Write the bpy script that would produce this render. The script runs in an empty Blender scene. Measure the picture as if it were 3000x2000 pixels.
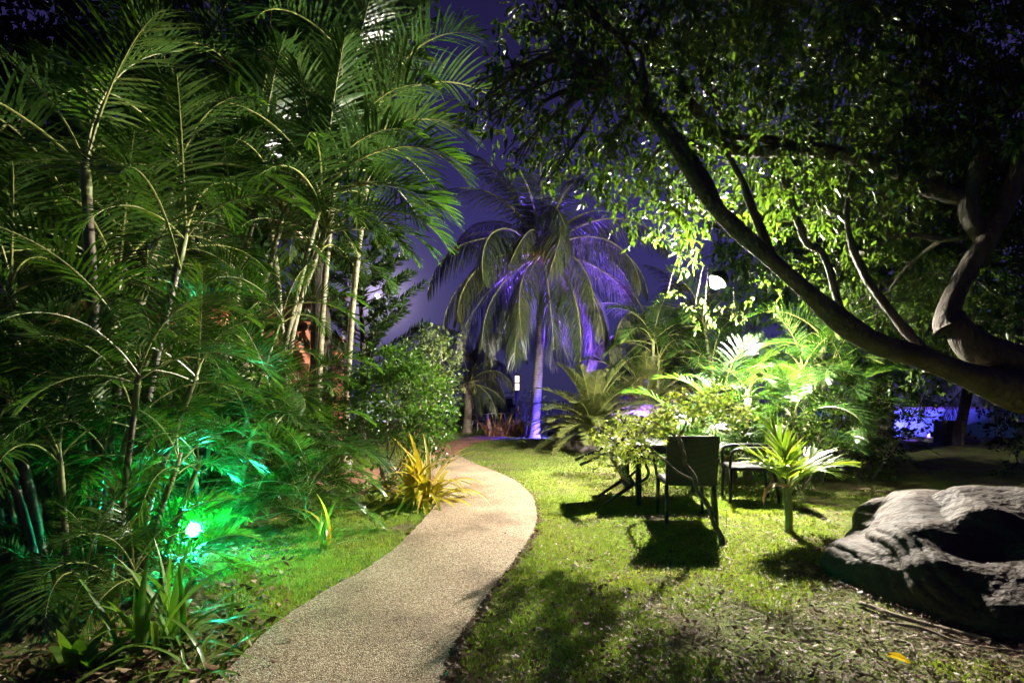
import bpy, math, random
import numpy as np
from mathutils import Vector, Matrix, noise as mnoise

# ------------------------------------------------------------------ camera, world, light
scene = bpy.context.scene
CAMH, F, HOR = 1.25, 1500.0, 1172.0          # camera height, focal length and horizon in 3000x2000 px
cam_d = bpy.data.cameras.new('camera'); cam_d.lens = 18; cam_d.sensor_width = 36
cam_d.shift_y = (HOR - 1000) / 3000.0; cam_d.clip_end = 4000; cam_d.clip_start = 0.05
cam = bpy.data.objects.new('camera', cam_d); scene.collection.objects.link(cam)
cam.location = (0, 0, CAMH); cam.rotation_euler = (math.radians(90), 0, 0)
scene.camera = cam
scene.view_settings.view_transform = 'Standard'; scene.view_settings.look = 'None'
scene.view_settings.exposure = 0; scene.view_settings.gamma = 1
scene.view_settings.use_curve_mapping = False
cy = scene.cycles
cy.use_denoising = True
cy.max_bounces = 5; cy.diffuse_bounces = 3; cy.glossy_bounces = 2; cy.transmission_bounces = 3
cy.transparent_max_bounces = 4; cy.caustics_reflective = False; cy.caustics_refractive = False
cy.sample_clamp_indirect = 4; cy.use_light_tree = True

MOON = Vector((-0.263, 1, 0.203)).normalized()
w = bpy.data.worlds.new('World'); scene.world = w; w.use_nodes = True
nt = w.node_tree; nt.nodes.clear()
def N(tree, typ, **kw):
    n = tree.nodes.new(typ)
    for k, v in kw.items(): setattr(n, k, v)
    return n
def math_node(t, op, a, b=None, clamp=False):
    n = N(t, 'ShaderNodeMath', operation=op, use_clamp=clamp)
    for i, v in enumerate((a, b)):
        if v is None: continue
        if isinstance(v, (int, float)): n.inputs[i].default_value = v
        else: t.links.new(v, n.inputs[i])
    return n.outputs[0]
tc = N(nt, 'ShaderNodeTexCoord')
sep = N(nt, 'ShaderNodeSeparateXYZ'); nt.links.new(tc.outputs['Generated'], sep.inputs[0])
ramp = N(nt, 'ShaderNodeValToRGB'); nt.links.new(sep.outputs['Z'], ramp.inputs[0])
cr = ramp.color_ramp
cr.elements[0].position = 0.0; cr.elements[0].color = (0.031, 0.029, 0.088, 1)
cr.elements[1].position = 0.75; cr.elements[1].color = (0.009, 0.0075, 0.036, 1)
for p, c in ((0.14, (0.038, 0.034, 0.140, 1)), (0.33, (0.037, 0.031, 0.142, 1)), (0.52, (0.018, 0.0145, 0.068, 1))):
    e = cr.elements.new(p); e.color = c
dotn = N(nt, 'ShaderNodeVectorMath', operation='DOT_PRODUCT'); dotn.inputs[1].default_value = MOON
nt.links.new(tc.outputs['Generated'], dotn.inputs[0])
dcl = math_node(nt, 'MAXIMUM', dotn.outputs['Value'], 0.0)
g1 = math_node(nt, 'MULTIPLY', math_node(nt, 'POWER', dcl, 900.0), 0.7)
g2 = math_node(nt, 'MULTIPLY', math_node(nt, 'POWER', dcl, 160.0), 0.12)
glow = math_node(nt, 'ADD', g1, g2)
gcol = N(nt, 'ShaderNodeMixRGB', blend_type='ADD'); gcol.inputs[0].default_value = 1
nt.links.new(ramp.outputs[0], gcol.inputs[1])
gm = N(nt, 'ShaderNodeMixRGB', blend_type='MULTIPLY'); gm.inputs[0].default_value = 1
gm.inputs[1].default_value = (0.80, 0.66, 1.0, 1)
nt.links.new(glow, gm.inputs[2]); nt.links.new(gm.outputs[0], gcol.inputs[2])
vor = N(nt, 'ShaderNodeTexVoronoi'); vor.inputs['Scale'].default_value = 55
nt.links.new(tc.outputs['Generated'], vor.inputs['Vector'])
star = math_node(nt, 'LESS_THAN', vor.outputs['Distance'], 0.045)
vsep = N(nt, 'ShaderNodeSeparateColor'); nt.links.new(vor.outputs['Color'], vsep.inputs[0])
star = math_node(nt, 'MULTIPLY', star, math_node(nt, 'POWER', vsep.outputs[0], 9.0))
star = math_node(nt, 'MULTIPLY', star, 0.45)
sadd = N(nt, 'ShaderNodeMixRGB', blend_type='ADD'); sadd.inputs[0].default_value = 1
nt.links.new(gcol.outputs[0], sadd.inputs[1]); nt.links.new(star, sadd.inputs[2])
bg = N(nt, 'ShaderNodeBackground'); bg.inputs['Strength'].default_value = 1.0
nt.links.new(sadd.outputs[0], bg.inputs['Color'])
wo = N(nt, 'ShaderNodeOutputWorld'); nt.links.new(bg.outputs[0], wo.inputs[0])

sd = bpy.data.lights.new('moonlight', 'SUN'); sd.energy = 0.05; sd.angle = math.radians(0.6); sd.color = (0.85, 0.85, 1.0)
so = bpy.data.objects.new('moonlight', sd); scene.collection.objects.link(so)
so.rotation_euler = MOON.to_track_quat('Z', 'Y').to_euler(); so.location = (-20, 60, 30)

FLOOD_POWER = 7800.0        # white floodlight on the post behind the table
GREEN_POWER = 185.0          # green garden lamp
BLUE_POWER = 260.0
VIOLET_POWER = 420.0

# ------------------------------------------------------------------ helpers
rnd = random.Random(7)
rng = np.random.default_rng(11)
C = scene.collection

def P(px, py, Y): return Vector(((px - 1500) / F * Y, Y, CAMH + (HOR - py) / F * Y))
def gz(x, y):
    return 0.022 * math.sin(1.1 * x + 0.7) * math.sin(0.9 * y + 0.3) + 0.010 * math.sin(2.7 * x + 1.9 * y)
def gz_np(x, y):
    return 0.022 * np.sin(1.1 * x + 0.7) * np.sin(0.9 * y + 0.3) + 0.010 * np.sin(2.7 * x + 1.9 * y)
def G(px, py):
    Y = F * CAMH / (py - HOR); return Vector(((px - 1500) / F * Y, Y, 0))

def tag(o, label=None, cat=None, group=None, kind=None):
    if label: o['label'] = label
    if cat: o['category'] = cat
    if group: o['group'] = group
    if kind: o['kind'] = kind
    return o
def thing(name, label, cat, loc=(0, 0, 0), rotz=0.0, group=None):
    o = bpy.data.objects.new(name, None); o.empty_display_size = 0.1; C.objects.link(o)
    o.location = loc; o.rotation_euler = (0, 0, rotz)
    return tag(o, label, cat, group)
def obj(name, me, parent=None, loc=(0, 0, 0), rot=(0, 0, 0), scale=1.0):
    o = bpy.data.objects.new(name, me); C.objects.link(o)
    o.location = loc; o.rotation_euler = rot
    o.scale = (scale,) * 3 if isinstance(scale, (int, float)) else scale
    if parent is not None: o.parent = parent
    return o

class MB:
    """collects shapes for one mesh"""
    def __init__(s): s.v = []; s.f = []; s.m = []; s.var = []
    def add(s, vs, fs, mi=0, var=None):
        o = len(s.v); s.v += [tuple(v) for v in vs]; s.f += [tuple(i + o for i in f) for f in fs]; s.m += [mi] * len(fs)
        s.var += list(var) if var is not None else [0.5] * len(vs)
        return s
    def box(s, c, d, mi=0, rot=None, bev=0.0):
        x, y, z = (q / 2 for q in d); c = Vector(c)
        if bev <= 0:
            vs = [Vector((a, b, e)) for a in (-x, x) for b in (-y, y) for e in (-z, z)]
            fs = [(0, 1, 3, 2), (4, 6, 7, 5), (0, 4, 5, 1), (2, 3, 7, 6), (0, 2, 6, 4), (1, 5, 7, 3)]
        else:
            b = min(bev, x * .9, y * .9, z * .9); vs = []; 
            for zz, q in ((-z, b), (-z + b, 0), (z - b, 0), (z, b)):
                X, Y_ = x - q, y - q; k = b
                for (a, e) in ((-X + k, -Y_), (X - k, -Y_), (X, -Y_ + k), (X, Y_ - k), (X - k, Y_), (-X + k, Y_), (-X, Y_ - k), (-X, -Y_ + k)):
                    vs.append(Vector((a, e, zz)))
            fs = [tuple(range(7, -1, -1)), tuple(range(24, 32))]
            for r in range(3):
                for i in range(8):
                    j = (i + 1) % 8; fs.append((r * 8 + i, r * 8 + j, r * 8 + 8 + j, r * 8 + 8 + i))
        if rot is not None: vs = [rot @ v for v in vs]
        return s.add([v + c for v in vs], fs, mi)
    def tube(s, pts, rad, n=8, mi=0, cap=True, var=None, wob=0.0, seed=0):
        pts = [Vector(p) for p in pts]
        if isinstance(rad, (int, float)): rad = [rad] * len(pts)
        vs = []; vv = []; ref = Vector((0, 0, 1)); L = 0
        prev = None
        for i, p in enumerate(pts):
            t = (pts[min(i + 1, len(pts) - 1)] - pts[max(i - 1, 0)]).normalized()
            if prev is None:
                a = t.cross(ref)
                if a.length < .05: a = t.cross(Vector((1, 0, 0)))
            else:
                a = prev - t * prev.dot(t)
            a.normalize(); prev = a; b = t.cross(a)
            if i: L += (p - pts[i - 1]).length
            for k in range(n):
                an = 2 * math.pi * k / n
                d = a * math.cos(an) + b * math.sin(an); r = rad[i]
                if wob: r *= 1 + wob * mnoise.noise((p + d * r) * (1.2 / max(rad[0], .02)) * .25 + Vector((seed, 0, 0)))
                vs.append(p + d * r); vv.append(L if var is None else var)
        fs = [(i * n + k, i * n + (k + 1) % n, (i + 1) * n + (k + 1) % n, (i + 1) * n + k) for i in range(len(pts) - 1) for k in range(n)]
        if cap: fs += [tuple(range(n - 1, -1, -1)), tuple(range((len(pts) - 1) * n, len(pts) * n))]
        return s.add(vs, fs, mi, vv)
    def lathe(s, prof, n=16, c=(0, 0, 0), mi=0, rot=None):
        c = Vector(c); vs = []; 
        for r, z in prof:
            for k in range(n):
                v = Vector((r * math.cos(2 * math.pi * k / n), r * math.sin(2 * math.pi * k / n), z))
                vs.append((rot @ v if rot is not None else v) + c)
        fs = [(i * n + k, i * n + (k + 1) % n, (i + 1) * n + (k + 1) % n, (i + 1) * n + k) for i in range(len(prof) - 1) for k in range(n)]
        fs += [tuple(range(n - 1, -1, -1)), tuple(range((len(prof) - 1) * n, len(prof) * n))]
        return s.add(vs, fs, mi)
    def mesh(s, name, mats, smooth=False):
        me = bpy.data.meshes.new(name); me.from_pydata(s.v, [], s.f)
        mats = mats if isinstance(mats, (list, tuple)) else [mats]
        for m in mats: me.materials.append(m)
        if len(mats) > 1: me.polygons.foreach_set('material_index', s.m)
        at = me.attributes.new('var', 'FLOAT', 'POINT'); at.data.foreach_set('value', s.var)
        if smooth: me.polygons.foreach_set('use_smooth', [True] * len(s.f))
        me.update(); return me

def np_mesh(name, V, Fc, mats, var=None, smooth=False, loops=None):
    """V (n,3); Fc (m,k) same-size faces, or a list of such arrays"""
    me = bpy.data.meshes.new(name)
    Fl = Fc if isinstance(Fc, list) else [Fc]
    me.vertices.add(len(V)); me.vertices.foreach_set('co', np.ascontiguousarray(V, dtype=np.float32).ravel())
    nl = sum(f.size for f in Fl); npoly = sum(len(f) for f in Fl)
    me.loops.add(nl); me.polygons.add(npoly)
    me.loops.foreach_set('vertex_index', np.concatenate([f.ravel() for f in Fl]).astype(np.int32))
    tot = np.concatenate([np.full(len(f), f.shape[1]) for f in Fl]); st = np.concatenate([[0], np.cumsum(tot)[:-1]])
    me.polygons.foreach_set('loop_start', st.astype(np.int32))
    for m in (mats if isinstance(mats, (list, tuple)) else [mats]): me.materials.append(m)
    if var is not None:
        at = me.attributes.new('var', 'FLOAT', 'POINT'); at.data.foreach_set('value', np.ascontiguousarray(var, dtype=np.float32))
    if smooth: me.polygons.foreach_set('use_smooth', np.ones(npoly, dtype=bool))
    me.update(calc_edges=True); me.validate(); return me

def smooth_pts(pts, n=6, rad=None):
    """Catmull-Rom through pts (and radii)"""
    pts = [Vector(p) for p in pts]; out = []; ro = []
    for i in range(len(pts) - 1):
        p0 = pts[max(i - 1, 0)]; p1 = pts[i]; p2 = pts[i + 1]; p3 = pts[min(i + 2, len(pts) - 1)]
        for k in range(n):
            t = k / n
            out.append(.5 * ((2 * p1) + (p2 - p0) * t + (2 * p0 - 5 * p1 + 4 * p2 - p3) * t * t + (3 * p1 - p0 - 3 * p2 + p3) * t ** 3))
            if rad: ro.append(rad[i] + (rad[i + 1] - rad[i]) * t)
    out.append(pts[-1])
    if rad: ro.append(rad[-1]); return out, ro
    return out

# ------------------------------------------------------------------ materials
MATS = {}
def base_mat(name):
    m = bpy.data.materials.new(name); m.use_nodes = True; t = m.node_tree; t.nodes.clear()
    out = N(t, 'ShaderNodeOutputMaterial'); MATS[name] = m
    return m, t, out
def ramp_of(t, fac, stops):
    r = N(t, 'ShaderNodeValToRGB'); t.links.new(fac, r.inputs[0]); e = r.color_ramp.elements
    e[0].position, e[0].color = stops[0][0], (*stops[0][1], 1); e[1].position, e[1].color = stops[-1][0], (*stops[-1][1], 1)
    for p, c in stops[1:-1]:
        q = e.new(p); q.color = (*c, 1)
    return r.outputs[0]
def leaf_mat(name, stops, trans, tf=0.35, rough=0.4, spec=0.5):
    """leaf: glossy front with light passing through; colour varies by leaf and by object"""
    m, t, out = base_mat(name)
    at = N(t, 'ShaderNodeAttribute', attribute_name='var'); oi = N(t, 'ShaderNodeObjectInfo')
    f = math_node(t, 'ADD', math_node(t, 'MULTIPLY', at.outputs['Fac'], 0.6), math_node(t, 'MULTIPLY', oi.outputs['Random'], 0.4))
    col = ramp_of(t, f, stops)
    ns = N(t, 'ShaderNodeTexNoise'); ns.inputs['Scale'].default_value = 9; ns.inputs['Detail'].default_value = 3
    g = N(t, 'ShaderNodeNewGeometry'); t.links.new(g.outputs['Position'], ns.inputs['Vector'])
    mx = N(t, 'ShaderNodeMixRGB', blend_type='MULTIPLY'); mx.inputs[0].default_value = 0.6
    t.links.new(col, mx.inputs[1]); t.links.new(ramp_of(t, ns.outputs[0], [(0.3, (.5, .5, .45)), (0.7, (1.3, 1.25, 1.1))]), mx.inputs[2])
    b = N(t, 'ShaderNodeBsdfPrincipled'); t.links.new(mx.outputs[0], b.inputs['Base Color'])
    b.inputs['Roughness'].default_value = rough; b.inputs['Specular IOR Level'].default_value = spec
    tr = N(t, 'ShaderNodeBsdfTranslucent')
    tm = N(t, 'ShaderNodeMixRGB', blend_type='MULTIPLY'); tm.inputs[0].default_value = 1; tm.inputs[2].default_value = (*trans, 1)
    t.links.new(mx.outputs[0], tm.inputs[1]); t.links.new(tm.outputs[0], tr.inputs['Color'])
    ms = N(t, 'ShaderNodeMixShader'); ms.inputs[0].default_value = tf
    t.links.new(b.outputs[0], ms.inputs[1]); t.links.new(tr.outputs[0], ms.inputs[2]); t.links.new(ms.outputs[0], out.inputs[0])
    return m
def rough_mat(name, stops, scale=6, rough=0.8, bump=0.3, bscale=None, detail=6, dist=0.01, metallic=0, spec=0.4, stretch=(1, 1, 1)):
    m, t, out = base_mat(name)
    tcn = N(t, 'ShaderNodeTexCoord'); mp = N(t, 'ShaderNodeMapping'); mp.inputs['Scale'].default_value = stretch
    t.links.new(tcn.outputs['Object'], mp.inputs[0])
    ns = N(t, 'ShaderNodeTexNoise'); ns.inputs['Scale'].default_value = scale; ns.inputs['Detail'].default_value = detail
    ns.inputs['Roughness'].default_value = 0.65; t.links.new(mp.outputs[0], ns.inputs['Vector'])
    b = N(t, 'ShaderNodeBsdfPrincipled'); t.links.new(ramp_of(t, ns.outputs[0], stops), b.inputs['Base Color'])
    b.inputs['Roughness'].default_value = rough; b.inputs['Metallic'].default_value = metallic; b.inputs['Specular IOR Level'].default_value = spec
    if bump:
        n2 = N(t, 'ShaderNodeTexNoise'); n2.inputs['Scale'].default_value = bscale or scale * 4; n2.inputs['Detail'].default_value = 5
        t.links.new(mp.outputs[0], n2.inputs['Vector'])
        bp = N(t, 'ShaderNodeBump'); bp.inputs['Strength'].default_value = bump; bp.inputs['Distance'].default_value = dist
        t.links.new(n2.outputs[0], bp.inputs['Height']); t.links.new(bp.outputs[0], b.inputs['Normal'])
    t.links.new(b.outputs[0], out.inputs[0]); return m
def emit_mat(name, col, strength):
    m, t, out = base_mat(name); e = N(t, 'ShaderNodeEmission'); e.inputs[0].default_value = (*col, 1); e.inputs[1].default_value = strength
    t.links.new(e.outputs[0], out.inputs[0]); return m
def stem_mat(name, stops, ring_col, ring_gap=0.11, rough=0.5):
    """palm stem: rings every ring_gap metres along the stem (var = metres from the foot)"""
    m, t, out = base_mat(name)
    at = N(t, 'ShaderNodeAttribute', attribute_name='var')
    fr = math_node(t, 'FRACT', math_node(t, 'DIVIDE', at.outputs['Fac'], ring_gap))
    ring = math_node(t, 'LESS_THAN', fr, 0.12)
    tcn = N(t, 'ShaderNodeTexCoord'); ns = N(t, 'ShaderNodeTexNoise'); ns.inputs['Scale'].default_value = 7; ns.inputs['Detail'].default_value = 6
    t.links.new(tcn.outputs['Object'], ns.inputs['Vector'])
    mx = N(t, 'ShaderNodeMixRGB'); t.links.new(math_node(t, 'MULTIPLY', ring, 0.75), mx.inputs[0])
    t.links.new(ramp_of(t, ns.outputs[0], stops), mx.inputs[1]); mx.inputs[2].default_value = (*ring_col, 1)
    b = N(t, 'ShaderNodeBsdfPrincipled'); b.inputs['Roughness'].default_value = rough; t.links.new(mx.outputs[0], b.inputs['Base Color'])
    bp = N(t, 'ShaderNodeBump'); bp.inputs['Strength'].default_value = .5; bp.inputs['Distance'].default_value = .008
    t.links.new(math_node(t, 'ADD', ns.outputs[0], math_node(t, 'MULTIPLY', ring, -0.6)), bp.inputs['Height']); t.links.new(bp.outputs[0], b.inputs['Normal'])
    t.links.new(b.outputs[0], out.inputs[0]); return m

M_ARECA = leaf_mat('areca_leaf', [(0.0, (.017, .048, .011)), (0.45, (.038, .092, .020)), (0.8, (.075, .135, .028)), (1.0, (.18, .20, .05))], (1.6, 2.0, .6), .34, .27, .6)
M_PETIOLE = rough_mat('petiole', [(0.3, (.16, .20, .05)), (0.7, (.30, .30, .09))], 12, .4, .15)
M_DRYFROND = leaf_mat('dry_frond', [(0, (.13, .075, .025)), (1, (.30, .19, .06))], (1.3, 1.1, .7), .3, .5)
M_STEM = stem_mat('areca_stem', [(0.3, (.12, .115, .055)), (0.55, (.22, .20, .11)), (0.8, (.30, .275, .18))], (.09, .07, .045))
M_STEMDARK = stem_mat('dark_areca_stem', [(0.3, (.05, .04, .025)), (0.55, (.11, .09, .055)), (0.8, (.20, .17, .11))], (.04, .03, .02), .09)  # same ringed stem in darker browns, for the near clump
M_SHAFT = rough_mat('crownshaft', [(0.3, (.13, .17, .05)), (0.7, (.25, .27, .10))], 5, .4, .15)
M_COCO = leaf_mat('coconut_leaf', [(0, (.026, .045, .024)), (.5, (.055, .078, .036)), (1, (.14, .13, .06))], (1.5, 1.5, .9), .3, .36)
M_COCOBARK = stem_mat('coconut_bark', [(0.3, (.11, .085, .06)), (0.7, (.26, .21, .16))], (.05, .035, .025), .085, .8)
M_NUT = rough_mat('coconut_husk', [(0.3, (.30, .22, .05)), (0.7, (.42, .25, .09))], 9, .5, .1)
M_NUTG = rough_mat('coconut_husk_green', [(0.3, (.28, .30, .08)), (0.7, (.45, .42, .18))], 9, .5, .1)
M_FICUS = leaf_mat('ficus_leaf', [(0, (.015, .032, .009)), (.5, (.036, .064, .014)), (1, (.08, .112, .025))], (1.9, 2.3, .7), .34, .25, .6)
M_BARK = rough_mat('ficus_bark', [(0.25, (.020, .016, .012)), (0.5, (.048, .040, .030)), (0.8, (.105, .088, .067))], 7, .85, 1.0, 16, dist=.05, stretch=(1, 1, .35))
M_SHRUB = leaf_mat('shrub_leaf', [(0, (.03, .085, .012)), (.5, (.07, .15, .02)), (1, (.15, .22, .035))], (1.7, 2.0, .6), .34, .36)
M_SHRUBP = leaf_mat('pale_shrub_leaf', [(0, (.07, .11, .04)), (.5, (.14, .19, .07)), (1, (.25, .28, .13))], (1.4, 1.6, .7), .34, .36)
M_SHRUBY = leaf_mat('yellow_shrub_leaf', [(0, (.13, .18, .03)), (.5, (.24, .29, .055)), (1, (.40, .41, .12))], (1.4, 1.5, .7), .40, .34)
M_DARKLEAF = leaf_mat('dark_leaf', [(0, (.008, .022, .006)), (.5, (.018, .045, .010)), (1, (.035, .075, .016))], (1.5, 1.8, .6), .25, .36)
M_CYCAD = leaf_mat('cycad_leaf', [(0, (.045, .070, .018)), (.5, (.09, .115, .03)), (1, (.17, .17, .06))], (1.3, 1.4, .6), .22, .36)
M_LILY = leaf_mat('lily_leaf', [(0, (.05, .13, .02)), (.6, (.10, .20, .03)), (1, (.17, .26, .05))], (1.6, 1.8, .6), .36, .34)
M_YLILY = leaf_mat('yellow_strap_leaf', [(0, (.18, .25, .03)), (.45, (.42, .37, .04)), (1, (.62, .46, .05))], (1.3, 1.2, .5), .36, .36)
M_CROTON = leaf_mat('croton_leaf', [(0, (.20, .20, .04)), (.5, (.40, .25, .05)), (1, (.45, .14, .05))], (1.3, 1.2, .7), .35, .36)
M_YOUNGCOCO = leaf_mat('young_palm_leaf', [(0, (.12, .24, .03)), (.6, (.22, .32, .05)), (1, (.36, .38, .06))], (1.5, 1.6, .6), .38, .5, .3)
M_GRASS = leaf_mat('grass_blade', [(0, (.075, .14, .024)), (.45, (.145, .235, .040)), (.8, (.235, .305, .062)), (1, (.36, .31, .12))], (1.65, 1.6, .75), .52, .45, .35)
M_LITTER = leaf_mat('dry_leaf', [(0, (.06, .035, .02)), (.5, (.13, .075, .04)), (.85, (.22, .145, .085)), (1, (.36, .28, .19))], (1, .9, .7), .2, .6, .3)
M_WOODTWIG = rough_mat('twig', [(0.3, (.13, .095, .06)), (0.7, (.30, .24, .17))], 20, .8, .3)
M_THINBARK = rough_mat('thin_bark', [(0.3, (.05, .038, .024)), (0.7, (.16, .125, .085))], 18, .85, .6, 50)
M_YELLOWLEAF = leaf_mat('yellow_fallen_leaf', [(0, (.80, .58, .03)), (1, (.9, .68, .05))], (1.1, 1, .6), .3, .4)
M_RATTAN = None
def rattan():
    m, t, out = base_mat('black_rattan')
    tcn = N(t, 'ShaderNodeTexCoord')
    b = N(t, 'ShaderNodeBsdfPrincipled'); b.inputs['Roughness'].default_value = .38; b.inputs['Specular IOR Level'].default_value = .6
    w1 = N(t, 'ShaderNodeTexWave'); w1.bands_direction = 'X'; w1.inputs['Scale'].default_value = 28
    w2 = N(t, 'ShaderNodeTexWave'); w2.bands_direction = 'Z'; w2.inputs['Scale'].default_value = 28
    w3 = N(t, 'ShaderNodeTexWave'); w3.bands_direction = 'Y'; w3.inputs['Scale'].default_value = 28
    for q in (w1, w2, w3): t.links.new(tcn.outputs['Object'], q.inputs['Vector'])
    h = math_node(t, 'ADD', math_node(t, 'ADD', w1.outputs['Fac'], w2.outputs['Fac']), w3.outputs['Fac'])
    t.links.new(ramp_of(t, math_node(t, 'DIVIDE', h, 3.0), [(0.2, (.006, .005, .005)), (0.8, (.030, .026, .024))]), b.inputs['Base Color'])
    bp = N(t, 'ShaderNodeBump'); bp.inputs['Strength'].default_value = .9; bp.inputs['Distance'].default_value = .006
    t.links.new(h, bp.inputs['Height']); t.links.new(bp.outputs[0], b.inputs['Normal']); t.links.new(b.outputs[0], out.inputs[0]); return m
M_RATTAN = rattan()
M_BLACKMETAL = rough_mat('black_metal', [(0.3, (.012, .011, .011)), (0.7, (.022, .02, .02))], 20, .35, .05)
M_PALEMETAL = rough_mat('pale_metal', [(0.3, (.45, .42, .38)), (0.7, (.6, .56, .5))], 20, .4, .05)
M_HOUSE = rough_mat('terracotta_plaster', [(0.3, (.42, .15, .09)), (0.7, (.52, .21, .13))], 3, .85, .3)
M_ROOF = rough_mat('roof_tile', [(0.3, (.33, .11, .06)), (0.7, (.48, .18, .10))], 6, .75, .3)
M_FRAME = rough_mat('window_frame', [(0.3, (.10, .05, .03)), (0.7, (.16, .08, .05))], 12, .5, .2)
M_WALLT = rough_mat('cyan_lit_wall', [(0.3, (.30, .72, .75)), (0.7, (.42, .82, .84))], 3, .7, .2)  # cyan of the overexposed violet light is painted into the wall colour
M_PLANTER = rough_mat('dark_planter', [(0.3, (.03, .025, .04)), (0.7, (.05, .045, .06))], 9, .7, .2)
M_STONE2 = rough_mat('pale_stone', [(0.3, (.30, .26, .23)), (0.7, (.5, .45, .4))], 6, .8, .5)
M_STONE3 = rough_mat('dark_stone', [(0.3, (.09, .075, .075)), (0.7, (.18, .15, .15))], 6, .8, .5)
def glass():
    m, t, out = base_mat('dark_glass'); b = N(t, 'ShaderNodeBsdfPrincipled'); b.inputs['Base Color'].default_value = (.01, .012, .018, 1)
    b.inputs['Roughness'].default_value = .06; t.links.new(b.outputs[0], out.inputs[0]); return m
M_GLASS = glass()

def aggregate_mat(name, tint):
    m, t, out = base_mat(name)
    g = N(t, 'ShaderNodeNewGeometry')
    v = N(t, 'ShaderNodeTexVoronoi'); v.inputs['Scale'].default_value = 150; v.inputs['Randomness'].default_value = 1
    t.links.new(g.outputs['Position'], v.inputs['Vector'])
    sc = N(t, 'ShaderNodeSeparateColor'); t.links.new(v.outputs['Color'], sc.inputs[0])
    k = tint
    pebble = ramp_of(t, sc.outputs[0], [(0, (.17 * k[0], .115 * k[1], .07 * k[2])), (.35, (.34 * k[0], .245 * k[1], .155 * k[2])), (.7, (.52 * k[0], .41 * k[1], .28 * k[2])), (1, (.76 * k[0], .65 * k[1], .50 * k[2]))])
    gap = ramp_of(t, v.outputs['Distance'], [(0.35, (1, 1, 1)), (0.75, (.30, .26, .22))])
    mx = N(t, 'ShaderNodeMixRGB', blend_type='MULTIPLY'); mx.inputs[0].default_value = 1
    t.links.new(pebble, mx.inputs[1]); t.links.new(gap, mx.inputs[2])
    ns = N(t, 'ShaderNodeTexNoise'); ns.inputs['Scale'].default_value = 1.6; ns.inputs['Detail'].default_value = 6; t.links.new(g.outputs['Position'], ns.inputs['Vector'])
    m2 = N(t, 'ShaderNodeMixRGB', blend_type='MULTIPLY'); m2.inputs[0].default_value = .8
    t.links.new(mx.outputs[0], m2.inputs[1]); t.links.new(ramp_of(t, ns.outputs[0], [(.34, (.50, .45, .40)), (.48, (.86, .84, .80)), (.64, (1.08, 1.08, 1.08))]), m2.inputs[2])
    b = N(t, 'ShaderNodeBsdfPrincipled'); b.inputs['Roughness'].default_value = .75; b.inputs['Specular IOR Level'].default_value = .3
    t.links.new(m2.outputs[0], b.inputs['Base Color'])
    bp = N(t, 'ShaderNodeBump'); bp.inputs['Strength'].default_value = .8; bp.inputs['Distance'].default_value = .006; bp.invert = True
    t.links.new(v.outputs['Distance'], bp.inputs['Height']); t.links.new(bp.outputs[0], b.inputs['Normal'])
    t.links.new(b.outputs[0], out.inputs[0]); return m
M_PATH = aggregate_mat('exposed_aggregate', (1, 1, 1))
M_PATHRED = aggregate_mat('red_paving', (.95, .62, .60))

def soil_mat():
    m, t, out = base_mat('soil')
    g = N(t, 'ShaderNodeNewGeometry')
    n1 = N(t, 'ShaderNodeTexNoise'); n1.inputs['Scale'].default_value = 0.9; n1.inputs['Detail'].default_value = 8; n1.inputs['Roughness'].default_value = .7
    n2 = N(t, 'ShaderNodeTexNoise'); n2.inputs['Scale'].default_value = 26; n2.inputs['Detail'].default_value = 8; n2.inputs['Roughness'].default_value = .75
    for n in (n1, n2): t.links.new(g.outputs['Position'], n.inputs['Vector'])
    soil = ramp_of(t, n2.outputs[0], [(.3, (.035, .024, .014)), (.5, (.095, .066, .04)), (.7, (.21, .16, .105))])
    moss = ramp_of(t, n2.outputs[0], [(.3, (.07, .10, .014)), (.7, (.19, .24, .04))])
    mx = N(t, 'ShaderNodeMixRGB'); t.links.new(ramp_of(t, n1.outputs[0], [(.40, (0, 0, 0)), (.56, (1, 1, 1))]), mx.inputs[0])
    t.links.new(soil, mx.inputs[1]); t.links.new(moss, mx.inputs[2])
    b = N(t, 'ShaderNodeBsdfPrincipled'); b.inputs['Roughness'].default_value = .95; b.inputs['Specular IOR Level'].default_value = .15
    t.links.new(mx.outputs[0], b.inputs['Base Color'])
    bp = N(t, 'ShaderNodeBump'); bp.inputs['Strength'].default_value = 1; bp.inputs['Distance'].default_value = .03
    t.links.new(n2.outputs[0], bp.inputs['Height']); t.links.new(bp.outputs[0], b.inputs['Normal']); t.links.new(b.outputs[0], out.inputs[0]); return m
M_SOIL = soil_mat()
def water_mat():
    m, t, out = base_mat('sea_water'); b = N(t, 'ShaderNodeBsdfPrincipled'); b.inputs['Base Color'].default_value = (.02, .025, .05, 1)
    b.inputs['Roughness'].default_value = .22; g = N(t, 'ShaderNodeNewGeometry'); n = N(t, 'ShaderNodeTexNoise'); n.inputs['Scale'].default_value = .8
    t.links.new(g.outputs['Position'], n.inputs['Vector']); bp = N(t, 'ShaderNodeBump'); bp.inputs['Strength'].default_value = .5; bp.inputs['Distance'].default_value = .2
    t.links.new(n.outputs[0], bp.inputs['Height']); t.links.new(bp.outputs[0], b.inputs['Normal']); t.links.new(b.outputs[0], out.inputs[0]); return m

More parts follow.
